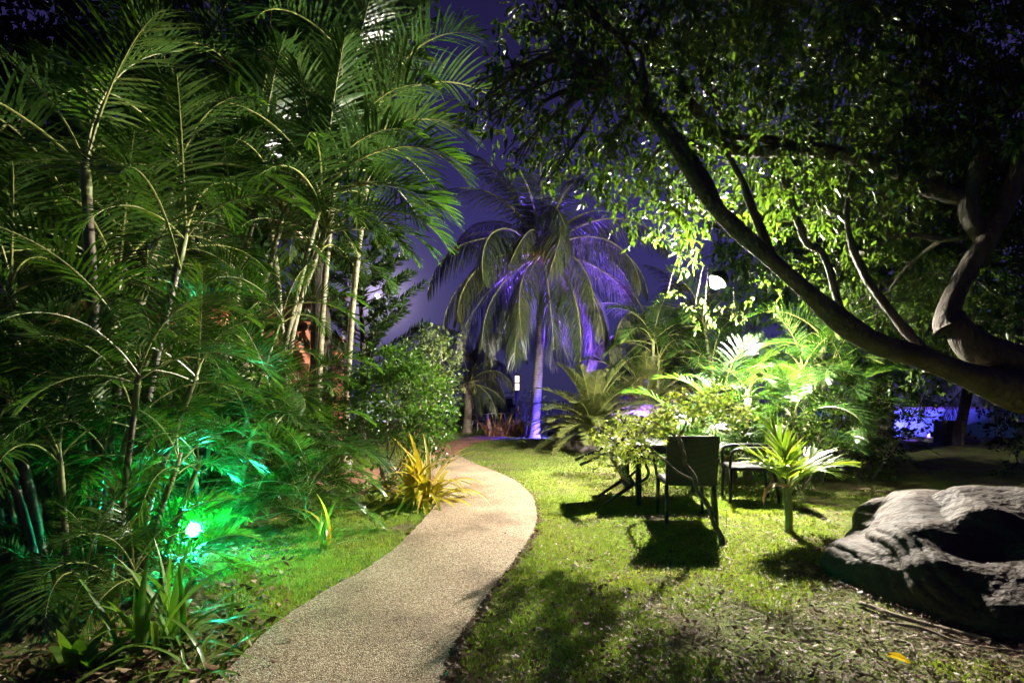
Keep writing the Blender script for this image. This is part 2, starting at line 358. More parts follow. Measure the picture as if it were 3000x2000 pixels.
# ------------------------------------------------------------------ ground, path, sea
def ground():
    xs = np.concatenate([np.linspace(-60, -9, 20), np.linspace(-8.8, 8.8, 120), np.linspace(9, 60, 20)])
    ys = np.concatenate([np.linspace(-12, 0.5, 8), np.linspace(0.7, 16, 110), np.linspace(16.5, 34, 30)])
    X, Y = np.meshgrid(xs, ys); Z = gz_np(X, Y)
    Z = np.where(Y > 30, Z - (Y - 30) * .45, Z)
    V = np.stack([X, Y, Z], -1).reshape(-1, 3); nx, ny = len(xs), len(ys)
    i = np.arange(nx - 1); j = np.arange(ny - 1); I, J = np.meshgrid(i, j); a = (J * nx + I).ravel()
    return tag(obj('lawn_ground', np_mesh('lawn_ground', V, np.stack([a, a + 1, a + nx + 1, a + nx], -1), M_SOIL, smooth=True)), 'lawn and planting bed soil of the garden', kind='structure')
ground()
m = MB(); m.add([(-900, 31, -1.0), (900, 31, -1.0), (900, 2500, -1.0), (-900, 2500, -1.0)], [(0, 1, 2, 3)])
tag(obj('sea', m.mesh('sea', water_mat())), 'dark sea beyond the garden', kind='structure')

R_EDGE = [(1290, 2060), (1300, 1985), (1330, 1905), (1392, 1800), (1475, 1690), (1535, 1608), (1567, 1545), (1572, 1500), (1555, 1455), (1500, 1410), (1425, 1374), (1372, 1350), (1340, 1335)]
L_EDGE = [(570, 2060), (655, 1985), (800, 1850), (950, 1745), (1100, 1655), (1200, 1575), (1262, 1505), (1288, 1465), (1300, 1437), (1285, 1410), (1255, 1385), (1240, 1362), (1248, 1345)]
def edge_curve(pts, n=10):
    out = smooth_pts([G(*p) for p in pts], n)          # a slightly ragged edge
    for i, p in enumerate(out): p.x += .016 * mnoise.noise(Vector((p.x * 9, p.y * 9, 3.3))) + .012 * mnoise.noise(Vector((p.x * 30, p.y * 30, 1.3)))
    return out
RC, LC = edge_curve(R_EDGE), edge_curve(L_EDGE)
def slab(name, A, B, mat, top=0.028, label=''):
    """a slab between two edges, with skirts down into the soil"""
    mb = MB(); K = 6; n = len(A)
    rows = []
    for a, b in zip(A, B):
        row = []
        for k in range(K + 1):
            p = a.lerp(b, k / K); row.append(Vector((p.x, p.y, gz(p.x, p.y) + top + .004 * math.sin(math.pi * k / K))))
        rows.append([Vector((a.x, a.y, gz(a.x, a.y) - .06))] + row + [Vector((b.x, b.y, gz(b.x, b.y) - .06))])
    W = K + 3; vs = [v for r in rows for v in r]
    fs = [(i * W + k, (i + 1) * W + k, (i + 1) * W + k + 1, i * W + k + 1) for i in range(n - 1) for k in range(W - 1)]
    mb.add(vs, fs); return tag(obj(name, mb.mesh(name, mat)), label, kind='structure')
path_o = slab('garden_path', LC, RC, M_PATH, label='curving exposed aggregate garden path')
RB = edge_curve([(1343, 1334), (1352, 1318), (1382, 1302), (1440, 1288), (1500, 1279), (1560, 1274)])
LB = edge_curve([(1248, 1346), (1252, 1325), (1275, 1308), (1340, 1289), (1400, 1277), (1475, 1268)])
slab('paved_path', LB, RB, M_PATHRED, .022, 'reddish paved path beyond the bend')
BA = edge_curve([(1290, 1420), (1180, 1418), (1000, 1420), (820, 1428), (650, 1440)])
BB = edge_curve([(1248, 1362), (1150, 1368), (1000, 1376), (820, 1388), (650, 1398)])
slab('side_path', BA, BB, M_PATHRED, .020, 'pinkish side path leading off to the left')

def in_poly(x, y, poly):
    c = np.zeros(len(x), bool); n = len(poly)
    for i in range(n):
        x1, y1 = poly[i]; x2, y2 = poly[(i + 1) % n]
        if y1 == y2: continue
        k = ((y1 > y) != (y2 > y)) & (x < (x2 - x1) * (y - y1) / (y2 - y1) + x1); c ^= k
    return c
POLYS = [[(p.x, p.y) for p in A] + [(p.x, p.y) for p in reversed(B)] for A, B in ((LC, RC), (LB, RB), (BA, BB))]

# small stones along the edges of the path
def pebble_mesh(seed):
    r = random.Random(seed); mb = MB(); vs = []; n = 7
    prof = [(0.0, -.5), (.75, -.4), (1, 0), (.7, .42), (0.0, .55)]
    for a, z in prof:
        for k in range(n):
            q = 1 + r.uniform(-.25, .25); vs.append((a * math.cos(k * 2 * math.pi / n) * q, a * math.sin(k * 2 * math.pi / n) * q, z * (1 + r.uniform(-.2, .2))))
    fs = [(i * n + k, i * n + (k + 1) % n, (i + 1) * n + (k + 1) % n, (i + 1) * n + k) for i in range(len(prof) - 1) for k in range(n)]
    return mb.add(vs, fs).mesh('edge_stone', [M_EDGE], True)
M_EDGE = rough_mat('edge_stone', [(0.3, (.05, .035, .025)), (0.55, (.16, .12, .085)), (0.8, (.38, .32, .26))], 1.2, .8, .4, 20)
PEB = [pebble_mesh(i) for i in range(6)]
for crv, n0, cnt in ((RC, 0, 190), (LC, 0, 90)):
    for i in range(cnt):
        t = (rnd.random() ** 1.3) * (len(crv) - 2); k = int(t); p = crv[k].lerp(crv[k + 1], t - k)
        side = (1 if crv is RC else -1) * rnd.uniform(.0, .05)
        s = rnd.uniform(.006, .02) * (1.25 if rnd.random() < .15 else 1)
        x, y = p.x + side, p.y
        obj('edge_stone', PEB[i % 6], path_o, (x, y, gz(x, y) + .012), (rnd.uniform(-.4, .4), rnd.uniform(-.4, .4), rnd.uniform(0, 6)), (s * rnd.uniform(.8, 1.5), s, s * .8))

# ------------------------------------------------------------------ grass and litter
def vnoise(x, y, s, seed):
    """smooth value noise in numpy"""
    r = np.random.default_rng(seed); T = r.random((64, 64)); x = x / s; y = y / s
    xi = np.floor(x).astype(int); yi = np.floor(y).astype(int); fx = x - xi; fy = y - yi
    fx = fx * fx * (3 - 2 * fx); fy = fy * fy * (3 - 2 * fy); q = lambda a, b: T[a % 64, b % 64]
    return (q(xi, yi) * (1 - fx) + q(xi + 1, yi) * fx) * (1 - fy) + (q(xi, yi + 1) * (1 - fx) + q(xi + 1, yi + 1) * fx) * fy
def grass_density(x, y):
    d = .62 * vnoise(x, y, .55, 3) + .38 * vnoise(x, y, .17, 4)
    right = np.interp(x, np.array([-.2, 2.2]), np.array([0, 1]))
    near = np.interp(y, np.array([2.6, 4.6]), np.array([1, 0]))
    thr = .14 + .45 * near * np.clip(right + .35, 0, 1)
    bed = (x < np.interp(y, [2, 2.8, 3.3, 4.2, 6, 8], [-1.3, -1.45, -2.0, -2.2, -2.6, -3.4])).astype(float)
    thr = np.maximum(thr, bed * .72)
    thr = np.where((x > 3.2) & (y > 4.5), np.maximum(thr, .42), thr)
    return np.clip((d - thr) * 5 + .16, 0, 1)
def grass(name, n, y0, y1, xr, hgt, wid, seed, label):
    r = np.random.default_rng(seed)
    y = y0 + (y1 - y0) * r.random(n) ** (1.0); x = (r.random(n) * 2 - 1) * xr * y
    keep = r.random(n) < grass_density(x, y)
    for pl in POLYS: keep &= ~in_poly(x, y, pl)
    x, y = x[keep], y[keep]; n = len(x)
    tuft = vnoise(x, y, .28, 9)
    h = hgt * (.55 + .8 * r.random(n)) * (.6 + .8 * tuft); a = r.random(n) * 2 * np.pi; lean = r.random(n) * .9 * h; b = a + r.normal(0, .8, n)
    wx, wy = np.cos(a) * wid, np.sin(a) * wid; lx, ly = -np.sin(b) * lean, np.cos(b) * lean; z = gz_np(x, y) - .004
    V = np.empty((n, 5, 3))
    V[:, 0] = np.stack([x - wx, y - wy, z], -1); V[:, 1] = np.stack([x + wx, y + wy, z], -1)
    V[:, 2] = np.stack([x + wx * .7 + lx * .4, y + wy * .7 + ly * .4, z + h * .6], -1); V[:, 3] = np.stack([x - wx * .7 + lx * .4, y - wy * .7 + ly * .4, z + h * .6], -1)
    V[:, 4] = np.stack([x + lx, y + ly, z + h * .95], -1)
    i = np.arange(n)[:, None] * 5
    var = np.clip(.25 + .5 * r.random(n) + .5 * (vnoise(x, y, .4, 5) - .5) + (r.random(n) < .06) * .6 + .55 * (vnoise(x, y, 1.3, 15) - .5), 0, 1.4)
    me = np_mesh(name, V.reshape(-1, 3), [i + np.array([0, 1, 2, 3]), i + np.array([3, 2, 4])], M_GRASS, np.repeat(var, 5))
    return tag(obj(name, me), label, 'grass', kind='stuff')
grass('lawn_grass', 380000, 2.0, 6.5, 1.02, .025, .0030, 1, 'short patchy green lawn grass beside the path')
grass('far_lawn_grass', 230000, 6.5, 24, .75, .024, .0075, 2, 'smooth lit lawn grass beyond the table')

def litter(name, n, region, seed, size, label):
    r = np.random.default_rng(seed); x, y = region(r, n)
    keep = np.ones(n, bool)
    for pl in POLYS: keep &= ~in_poly(x, y, pl) | (r.random(n) < .025)
    x, y = x[keep], y[keep]; n = len(x); z = gz_np(x, y) + .012 + .02 * r.random(n)
    for pl in POLYS: z = np.where(in_poly(x, y, pl), gz_np(x, y) + .036, z)
    a = r.random(n) * 2 * np.pi; L = size * (.4 + r.random(n) ** 2 * 1.2); W = L * (.12 + .22 * r.random(n)); tl = r.normal(0, .3, n)
    d = np.stack([np.cos(a), np.sin(a), tl], -1); s = np.stack([-np.sin(a), np.cos(a), r.normal(0, .4, n)], -1); c = np.stack([x, y, z], -1)
    up = np.zeros((n, 3)); up[:, 2] = 1; cu = (L * r.uniform(-.1, .35, n))[:, None]
    V = np.stack([c - d * L[:, None] / 2 + up * cu, c - s * W[:, None], c + d * L[:, None] / 2 + up * cu, c + s * W[:, None]], 1)
    i = np.arange(n)[:, None] * 4
    me = np_mesh(name, V.reshape(-1, 3), [i + np.array([0, 1, 2]), i + np.array([0, 2, 3])], M_LITTER, np.repeat(r.random(n) ** 1.3 * 1.3, 4))
    return tag(obj(name, me), label, 'leaf litter', kind='stuff')
def reg_right(r, n):
    y = 2.1 + 3.4 * r.random(n) ** 1.3; x = -.4 + (y * 1.05 + .4) * r.random(n) ** .75; return x, y
def reg_left(r, n):
    y = 2.1 + 4.5 * r.random(n) ** 1.4; x = -y * 1.05 + (y * .62) * r.random(n); return x, y
def reg_edge(r, n):
    t = r.random(n) ** 1.4 * (len(RC) - 24); k = t.astype(int); A = np.array([(p.x, p.y) for p in RC]); f = (t - k)[:, None]
    p = A[k] * (1 - f) + A[k + 1] * f; p[:, 0] += np.abs(r.normal(0, .03, n)); return p[:, 0], p[:, 1]
litter('leaf_litter', 4200, reg_right, 21, .030, 'dry brown leaf litter strewn over the lawn by the rock')
litter('bed_leaf_litter', 5200, reg_left, 22, .045, 'dry brown leaf litter under the left palms')
litter('fine_leaf_litter', 26000, reg_right, 24, .019, 'fine brown crumbs of dead leaf and grass on the lawn at right')
litter('edge_litter', 900, reg_edge, 23, .035, 'dry leaf crumbs along the path edge')
def twigs(name, n, region, seed, label):
    r = np.random.default_rng(seed); x, y = region(r, n); mb = MB(); rr = random.Random(seed)
    for px_, py_ in zip(x, y):
        a = rr.uniform(0, 6.28); L = rr.uniform(.04, .22); z = gz(px_, py_) + .02
        p = [Vector((px_, py_, z))]; 
        for k in range(3):
            a += rr.uniform(-.5, .5); p.append(p[-1] + Vector((math.cos(a), math.sin(a), rr.uniform(-.08, .12))) * L / 3)
        mb.tube(p, [.003, .0025, .002, .001], 4, cap=False)
    return tag(obj(name, mb.mesh(name, M_WOODTWIG)), label, 'twigs', kind='stuff')
twigs('fallen_twigs', 130, reg_right, 31, 'thin fallen twigs on the lawn')
twigs('bed_twigs', 90, reg_left, 32, 'thin fallen twigs in the left bed')

# ------------------------------------------------------------------ fronds, leaves
UP = Vector((0, 0, 1))
def frond_mesh(name, L, nl, ll, lw, elev, arch, vup, grav, pet, seed, mats, seg=4, rr=.012, tipang=25, baseang=72, curl=0.0):
    """a pinnate frond from the origin along +X: rachis tube and leaflets on both sides"""
    r = random.Random(seed); mb = MB(); n = 16; ds = L / n
    pts = [Vector((0, 0, 0))]; tang = []
    side_drift = r.uniform(-.25, .25) * curl
    for i in range(n):
        s = i / n; an = math.radians(elev) - math.radians(arch) * (s ** 1.25)
        t = Vector((math.cos(an), side_drift * s, math.sin(an))).normalized(); tang.append(t); pts.append(pts[-1] + t * ds)
    tang.append(tang[-1])
    mb.tube(pts, [rr * (1 - .88 * (i / n)) for i in range(n + 1)], 5, mi=1, var=.5)
    for i in range(nl):
        u = (i + .5) / nl; s = pet + (1 - pet) * u; q = min(int(s * n), n - 1); f = s * n - q
        p = pts[q].lerp(pts[q + 1], f); t = tang[q].lerp(tang[q + 1], f).normalized()
        sd = t.cross(UP); 
        if sd.length < .1: sd = Vector((0, 1, 0))
        sd.normalize(); upv = sd.cross(t).normalized()
        prof = (math.sin(math.pi * min(1, .16 + .84 * u)) ** .55) * .92 + .14
        for sg in (-1, 1):
            if r.random() < .02: continue
            al = math.radians(baseang + (tipang - baseang) * u + r.uniform(-6, 6)); l = ll * prof * r.uniform(.88, 1.08)
            d = (t * math.cos(al) + sd * sg * math.sin(al) + upv * (vup * (1 - .5 * u) + r.uniform(-.12, .12))).normalized()
            a = p.copy(); var = min(1, max(0, .5 + .35 * r.uniform(-1, 1) + (u > .9) * .2)); vs = []; dl = l / seg; wprof = [.45, 1, .92, .6, 0.06] if seg == 4 else [.5, 1, .7, .06]
            wd = d.cross(upv); wd = (t * 1.0 - d * t.dot(d)).normalized()
            for k in range(seg + 1):
                w_ = lw * wprof[k]
                vs += [a - wd * w_, a + wd * w_]
                d = (d + Vector((0, 0, -grav * (1 + .6 * k) * r.uniform(.7, 1.3)))).normalized(); a = a + d * dl
            mb.add(vs, [(2 * k, 2 * k + 1, 2 * k + 3, 2 * k + 2) for k in range(seg)], 0, [var] * len(vs))
    return mb.mesh(name, mats)
ARECA = {}
for el, ar in ((82, 55), (68, 85), (54, 100), (38, 100), (20, 85), (4, 70)):
    ARECA[el] = [frond_mesh('areca_frond', 1.0, 31, .30, .0072, el, ar, .40, .055, .22, 100 + el * 3 + k, [M_ARECA, M_PETIOLE], rr=.0085, curl=1) for k in range(3)]
ARECA_DRY = [frond_mesh('areca_frond_dry', 1.0, 34, .28, .008, -20, 65, .0, .22, .22, 900 + k, [M_DRYFROND, M_PETIOLE], rr=.008) for k in range(2)]
def areca_frond(parent, loc, az, el, L, name='frond', dry=False):
    if dry: me = rnd.choice(ARECA_DRY)
    else: me = rnd.choice(ARECA[min(ARECA, key=lambda k: abs(k - el))])
    return obj(name, me, parent, loc, (rnd.uniform(-.18, .18), rnd.uniform(-.08, .08), az), L)

def areca_clump(name, label, base, stems, cat='palm', group=None, seed=0, avoid=None, smat=None):
    """stems: (dx, dy, top_dx, top_dy, height, radius, n_fronds, frond_len[, lean azimuth bias])"""
    root = thing(name, label, cat, (base[0], base[1], gz(base[0], base[1])), 0, group)
    for st in stems:
        dx, dy, tx, ty, h, rad, nf, fl = st[:8]
        a = Vector((dx, dy, -.03)); d = Vector((dx + tx, dy + ty, h))
        mid = a.lerp(d, .5) + Vector((-tx * .18, -ty * .18, 0)); pts = smooth_pts([a, mid, d], 8)
        L = sum((pts[i + 1] - pts[i]).length for i in range(len(pts) - 1))
        rad *= .76
        if h > .5:
            # rings stand slightly proud
            mb = MB(); fine = smooth_pts(pts, 3); mb.tube(fine, [rad * (1.25 - .35 * i / len(fine)) * (1 + (.06 if i % 3 == 0 else 0)) for i in range(len(fine))], 9)
            obj('stem', mb.mesh('stem', smat or M_STEM, True), root)
            t = (pts[-1] - pts[-2]).normalized(); mb = MB(); sl = .30 + .1 * rnd.random()
            mb.tube([d - t * .02, d + t * sl * .3, d + t * sl * .7, d + t * sl], [rad * .92, rad * 1.04, rad * .85, rad * .5], 9)
            obj('crownshaft', mb.mesh('crownshaft', M_SHAFT, True), root); top = d + t * sl * .85
        else: top = d
        az0 = rnd.uniform(0, 6.28)
        for k in range(nf):
            u = (k + .4) / nf; el = 80 - 68 * u + rnd.uniform(-8, 8)
            az = az0 + k * 2.4 + rnd.uniform(-.3, .3)
            if avoid and h < avoid[2]:
                dlt = (az - avoid[0] + math.pi) % (2 * math.pi) - math.pi
                if abs(dlt) < avoid[1] and el < 66: az = avoid[0] + math.copysign(avoid[1] + rnd.uniform(0, .9), dlt)
            if k == nf - 1 and h > 1.6 and smat is None and rnd.random() < .16: areca_frond(root, top - UP * .15, az + 1.1, 0, fl * .8, 'dead_frond', True)
            areca_frond(root, top - (UP * .10 * u), az, el, fl * rnd.uniform(.85, 1.12) * (1 - .15 * (u > .85)))
    return root

def strap_mesh(name, L, W, elev, arch, mat, seed, fold=.25, seg=9, prof=None):
    """a long strap leaf from the origin along +X"""
    r = random.Random(seed); mb = MB(); p = Vector((0, 0, 0)); vs = []; yaw = 0; v = r.uniform(.2, .8)
    var = []
    for i in range(seg + 1):
        s = i / seg; an = math.radians(elev) - math.radians(arch) * s ** 1.3; yaw += r.uniform(-.05, .05)
        t = Vector((math.cos(an) * math.cos(yaw), math.sin(yaw) * math.cos(an), math.sin(an))); sd = t.cross(UP); sd = Vector((0, -1, 0)) if sd.length < .1 else sd.normalized(); up = sd.cross(t)
        w_ = W * (.55 + .45 * math.sin(math.pi * min(1, s * 1.15))) * (1 - s ** 4) ** .8 + .0008
        vs += [p - sd * w_ + up * w_ * fold, p, p + sd * w_ + up * w_ * fold]; var += [v + .3 * s] * 3
        p = p + t * (L / seg)
    fs = []
    for i in range(seg):
        for k in (0, 1): fs.append((3 * i + k, 3 * i + k + 1, 3 * i + k + 4, 3 * i + k + 3))
    mb.add(vs, fs, 0, var); return mb.mesh(name, mat, True)
def strap_clump(name, label, loc, meshes, n, smin, smax, cat='plant', group=None, spread=.05, az=None):
    root = thing(name, label, cat, (loc[0], loc[1], gz(loc[0], loc[1])), 0, group)
    for i in range(n):
        a = i * 2.39996 + rnd.uniform(-.3, .3) if az is None else rnd.uniform(*az)
        obj('leaf', rnd.choice(meshes), root, (rnd.uniform(-spread, spread), rnd.uniform(-spread, spread), -.01), (rnd.uniform(-.2, .2), rnd.uniform(-.3, .25), a), rnd.uniform(smin, smax))
    return root

def leaves_np(Pos, Dir, L, W, droop, seed, tip=True):
    """leaf blades at Pos along Dir: a four-triangle blade bent down along its length"""
    r = np.random.default_rng(seed); n = len(Pos)
    D = Dir / np.linalg.norm(Dir, axis=1, keepdims=True)
    ref = r.normal(0, 1, (n, 3)) * .55 + np.array([0, 0, 1.0]); S = np.cross(D, ref); S /= np.linalg.norm(S, axis=1, keepdims=True) + 1e-9
    U = np.cross(S, D); L = L[:, None]; W = W[:, None]; g = np.zeros((n, 3)); g[:, 2] = -1
    p1 = Pos + D * L * .38 + g * L * droop * .25; p2 = Pos + D * L * .72 + g * L * droop * .65; p3 = Pos + D * L + g * L * droop * 1.25
    k = .22
    V = np.stack([Pos, p1 - S * W + U * W * k, p1 + S * W + U * W * k, p2 - S * W * .72 + U * W * k, p2 + S * W * .72 + U * W * k, p3, p1, p2], 1)
    i = np.arange(n)[:, None] * 8
    tris = [i + np.array([0, 2, 6]), i + np.array([0, 6, 1]), i + np.array([7, 4, 5]), i + np.array([3, 7, 5])]
    quads = [i + np.array([6, 2, 4, 7]), i + np.array([1, 6, 7, 3])]
    return V.reshape(-1, 3), np.concatenate(tris), np.concatenate(quads), 8
def leaves_small(Pos, Dir, L, W, seed):
    r = np.random.default_rng(seed); n = len(Pos); D = Dir / np.linalg.norm(Dir, axis=1, keepdims=True)
    ref = r.normal(0, 1, (n, 3)) * .6 + np.array([0, 0, 1.0]); S = np.cross(D, ref); S /= np.linalg.norm(S, axis=1, keepdims=True) + 1e-9
    U = np.cross(S, D); L = L[:, None]; W = W[:, None]; m = Pos + D * L * .45
    V = np.stack([Pos, m + S * W + U * W * .3, Pos + D * L, m - S * W + U * W * .3], 1); i = np.arange(n)[:, None] * 4
    return V.reshape(-1, 3), np.concatenate([i + np.array([0, 1, 2]), i + np.array([0, 2, 3])]), None, 4
def twig_leaves(centers, outward, per, tl, seed, leaf_l, hang=.3):
    """leaves along a short twig at each centre: positions and directions"""
    r = np.random.default_rng(seed); n = len(centers)
    T = outward + r.normal(0, .55, (n, 3)); T[:, 2] -= hang; T /= np.linalg.norm(T, axis=1, keepdims=True)
    u = (np.arange(per) + .3) / per
    Pp = centers[:, None, :] + T[:, None, :] * (u[None, :, None] - .5) * tl + r.normal(0, tl * .06, (n, per, 3))
    D = T[:, None, :] * .7 + r.normal(0, .75, (n, per, 3)); D[:, :, 2] -= hang * .6
    return Pp.reshape(-1, 3), D.reshape(-1, 3)
def crown_mesh(name, blobs, dens, per, tl, leaf_l, leaf_w, mat, seed, hang=.3, droop=.25, small=False, keep=None, shell=.45):
    """blobs: (centre, radii) ; twigs spread through them, thicker toward the surface"""
    r = np.random.default_rng(seed); cs = []; os_ = []
    for c, rad in blobs:
        rad = np.array(rad if isinstance(rad, (tuple, list)) else (rad,) * 3); n = max(3, int(dens * 4.19 * rad.prod()))
        d = r.normal(0, 1, (n, 3)); d /= np.linalg.norm(d, axis=1, keepdims=True); q = r.random(n) ** (1 / (3 * (1 + shell * 2)))
        lump = 1 + .28 * np.sin(d[:, 0] * 5 + seed) * np.sin(d[:, 1] * 4 + 1.3 * seed) + .15 * np.sin(d[:, 2] * 9 + seed)
        cs.append(np.array(c) + d * rad * (q * lump)[:, None]); os_.append(d)
    cs = np.concatenate(cs); os_ = np.concatenate(os_)
    Pp, D = twig_leaves(cs, os_, per, tl, seed + 1, leaf_l, hang)
    if keep is not None:
        k = keep(Pp); Pp, D = Pp[k], D[k]
    n = len(Pp); L = leaf_l * r.uniform(.6, 1.25, n); W = leaf_w * r.uniform(.7, 1.2, n) * L / leaf_l
    V, T, Q, pv = leaves_small(Pp, D, L, W, seed + 2) if small else leaves_np(Pp, D, L, W, droop, seed + 2)
    var = np.clip(r.normal(.5, .22, n), 0, 1)
    return np_mesh(name, V, [T] if Q is None else [T, Q], mat, np.repeat(var, pv))

def shrub(name, label, base, blobs, mat, leaf=(.05, .016), dens=260, per=7, stems=6, cat='shrub', group=None, seed=0, small=True, stem_r=.018, hang=.1, tl=.16, stem_mat_=None):
    """blobs relative to the base"""
    root = thing(name, label, cat, (base[0], base[1], gz(base[0], base[1])), 0, group); r = random.Random(seed)
    for i in range(stems):
        c, rad = blobs[i % len(blobs)]; c = Vector(c); rr = Vector(rad if isinstance(rad, (tuple, list)) else (rad,) * 3)
        a = Vector((r.uniform(-.12, .12), r.uniform(-.1, .1), -.03)); e = c + Vector((r.uniform(-.6, .6) * rr.x, r.uniform(-.6, .6) * rr.y, r.uniform(-.3, .5) * rr.z))
        mid = a.lerp(e, .5) + Vector((r.uniform(-.08, .08), r.uniform(-.08, .08), -.05)); pts, rd = smooth_pts([a, mid, e], 6, [stem_r, stem_r * .7, stem_r * .25])
        mb = MB(); mb.tube(pts, rd, 6)
        for k in range(4):
            s = pts[r.randrange(5, len(pts))]; en = s + Vector((r.uniform(-1, 1) * rr.x, r.uniform(-1, 1) * rr.y, r.uniform(.1, .7) * rr.z)) * .6
            mb.tube([s, s.lerp(en, .5) + Vector((0, 0, .03)), en], [stem_r * .35, stem_r * .22, stem_r * .1], 5)
        obj('stem', mb.mesh('stem', stem_mat_ or M_WOODTWIG, True), root)
    obj('crown', crown_mesh('crown', blobs, dens, per, tl, leaf[0], leaf[1], mat, seed, hang=hang, small=small), root)
    return root

# ------------------------------------------------------------------ lamps
def globe(mb, c, r, n=12, mi=0):
    mb.lathe([(r * math.sin(math.pi * k / 8) + 1e-4, -r * math.cos(math.pi * k / 8)) for k in range(9)], n, c, mi); return mb
LAMP = P(2105, 820, 8.0)
def emit_strength(power, R): return power / (39.478 * R * R)
def floodlight_post():
    root = thing('hanging_light', 'glaring white hooded light hanging from a branch above the right palms', 'lamp', (LAMP.x, LAMP.y, 0))
    mb = MB(); mb.tube([(.085, 0, LAMP.z + .115), (.03, .05, LAMP.z + .6), (.0, .1, P(2105, 590, 8.1).z)], .005, 6); obj('cable', mb.mesh('cable', M_BLACKMETAL, True), root)
    q = Vector((.60, .02, .80)).normalized().to_track_quat('Z', 'Y').to_matrix(); R_ = .15
    mb = MB(); pr = [(R_ * math.sin(a), R_ * math.cos(a)) for a in [math.radians(k) for k in (1, 20, 40, 60, 80, 103)]]; pr += [(r_ * .95, z_ * .95) for r_, z_ in reversed(pr)]
    mb.lathe(pr, 20, (0, 0, LAMP.z), rot=q); obj('hood', mb.mesh('hood', M_BLACKMETAL, True), root)
    mb = MB(); globe(mb, (-.036, -.001, LAMP.z - .048), .085); obj('lit_globe', mb.mesh('lit_globe', emit_mat('white_lamp', (1, .92, .78), emit_strength(FLOOD_POWER, .085)), True), root)
floodlight_post()
GREEN = P(565, 1550, 3.75)
def green_lamp():
    root = thing('green_garden_light', 'small spike light glowing bright green at the foot of the palms', 'garden light', (GREEN.x, GREEN.y, 0))
    z = GREEN.z
    mb = MB(); mb.tube([(0, .03, -.08), (0, .03, z - .07)], .012, 8); obj('spike', mb.mesh('spike', M_BLACKMETAL, True), root)
    mb = MB(); mb.lathe([(.02, -.09), (.05, -.07), (.052, -.045)], 14, (0, 0, z)); obj('housing', mb.mesh('housing', M_BLACKMETAL, True), root)
    mb = MB(); globe(mb, (0, 0, z), .045); obj('lit_globe', mb.mesh('lit_globe', emit_mat('green_lamp', (.02, 1, .52), emit_strength(GREEN_POWER, .045)), True), root)
green_lamp()
def led_spot(name, label, loc, target, col, power, cone=110, size=.06):
    loc = Vector(loc); d = (Vector(target) - loc).normalized(); q = d.to_track_quat('Z', 'Y').to_matrix()
    root = thing(name, label, 'floodlight', (loc.x, loc.y, gz(loc.x, loc.y)))
    base = Vector((0, 0, loc.z - gz(loc.x, loc.y)))
    mb = MB(); mb.box(base - d * .05, (.20, .15, .06), rot=q, bev=.01); obj('housing', mb.mesh('housing', M_BLACKMETAL), root)
    mb = MB(); mb.tube([(0, 0, -.06), base - d * .06], .014, 6); obj('bracket', mb.mesh('bracket', M_BLACKMETAL), root)
    mb = MB(); mb.box(base - d * .017, (.17, .12, .006), rot=q); obj('lens', mb.mesh('lens', emit_mat(name + '_lens', col, 25)), root)
    ld = bpy.data.lights.new(name, 'SPOT'); ld.energy = power; ld.color = col; ld.spot_size = math.radians(cone); ld.spot_blend = .5; ld.shadow_soft_size = size
    lo = bpy.data.objects.new('beam', ld); C.objects.link(lo); lo.parent = root; lo.location = base + d * .03; lo.rotation_euler = (-d).to_track_quat('Z', 'Y').to_euler()
    return root
VIO = (.13, .05, 1.0); BLUE = (.05, .035, 1.0)
led_spot('blue_floodlight', 'blue ground floodlight shining up the tall coconut palm', (2.9, 18.6, .16), (1.8, 17.2, 6.2), VIO, 70000, 54)
led_spot('blue_floodlight', 'blue ground floodlight behind the croton hedge beside the coconut trunk', (1.2, 16.3, .2), (.2, 18.0, .9), BLUE, 1700, 150)
led_spot('violet_floodlight', 'violet floodlight behind the palms right of the white garden light', (3.0, 13.2, .2), (4.7, 15.4, 3.4), VIO, 16000, 110)
led_spot('violet_floodlight', 'violet floodlight in front of the violet lit wall at right', (12.6, 15.3, .25), (13.4, 17.0, .6), (.17, .08, 1.0), 3600, 150)
lp = P(1515, 1112, 20.0)
def glowing_trunk():
    root = thing('lit_trunk', 'pale lit trunk beyond the bend, its upper part an added glowing tube', 'lamp post', (lp.x, lp.y, 0))
    mb = MB(); mb.tube([(0, 0, -.05), (0, 0, .8), (0, 0, 1.62)], .075, 12); obj('post', mb.mesh('post', M_COCOBARK, True), root)
    for z_, r_ in ((1.62, .10), (1.92, .092), (2.22, .10)):
        mb = MB(); mb.lathe([(r_ * .9, z_ - .02), (r_, z_ - .01), (r_, z_ + .02), (r_ * .3, z_ + (.09 if z_ > 2.1 else .03))], 14); obj('band', mb.mesh('band', M_COCOBARK), root)
    mb = MB(); mb.lathe([(.075, 1.62), (.08, 1.66), (.08, 2.20), (.02, 2.26)], 14); obj('glow_tube', mb.mesh('glow_tube', emit_mat('warm_glow', (1, .78, .52), 3), True), root)  # glowing tube added in place of the brightly lit upper trunk
glowing_trunk()
mo = MB(); globe(mo, (0, 0, 0), 9.0, 20)
tag(obj('moon', mo.mesh('moon', emit_mat('moon', (1, .95, 1), 6), True), None, MOON * 1900 + Vector((0, 0, CAMH))), 'bright full moon low behind the dark feathery tree', 'moon')

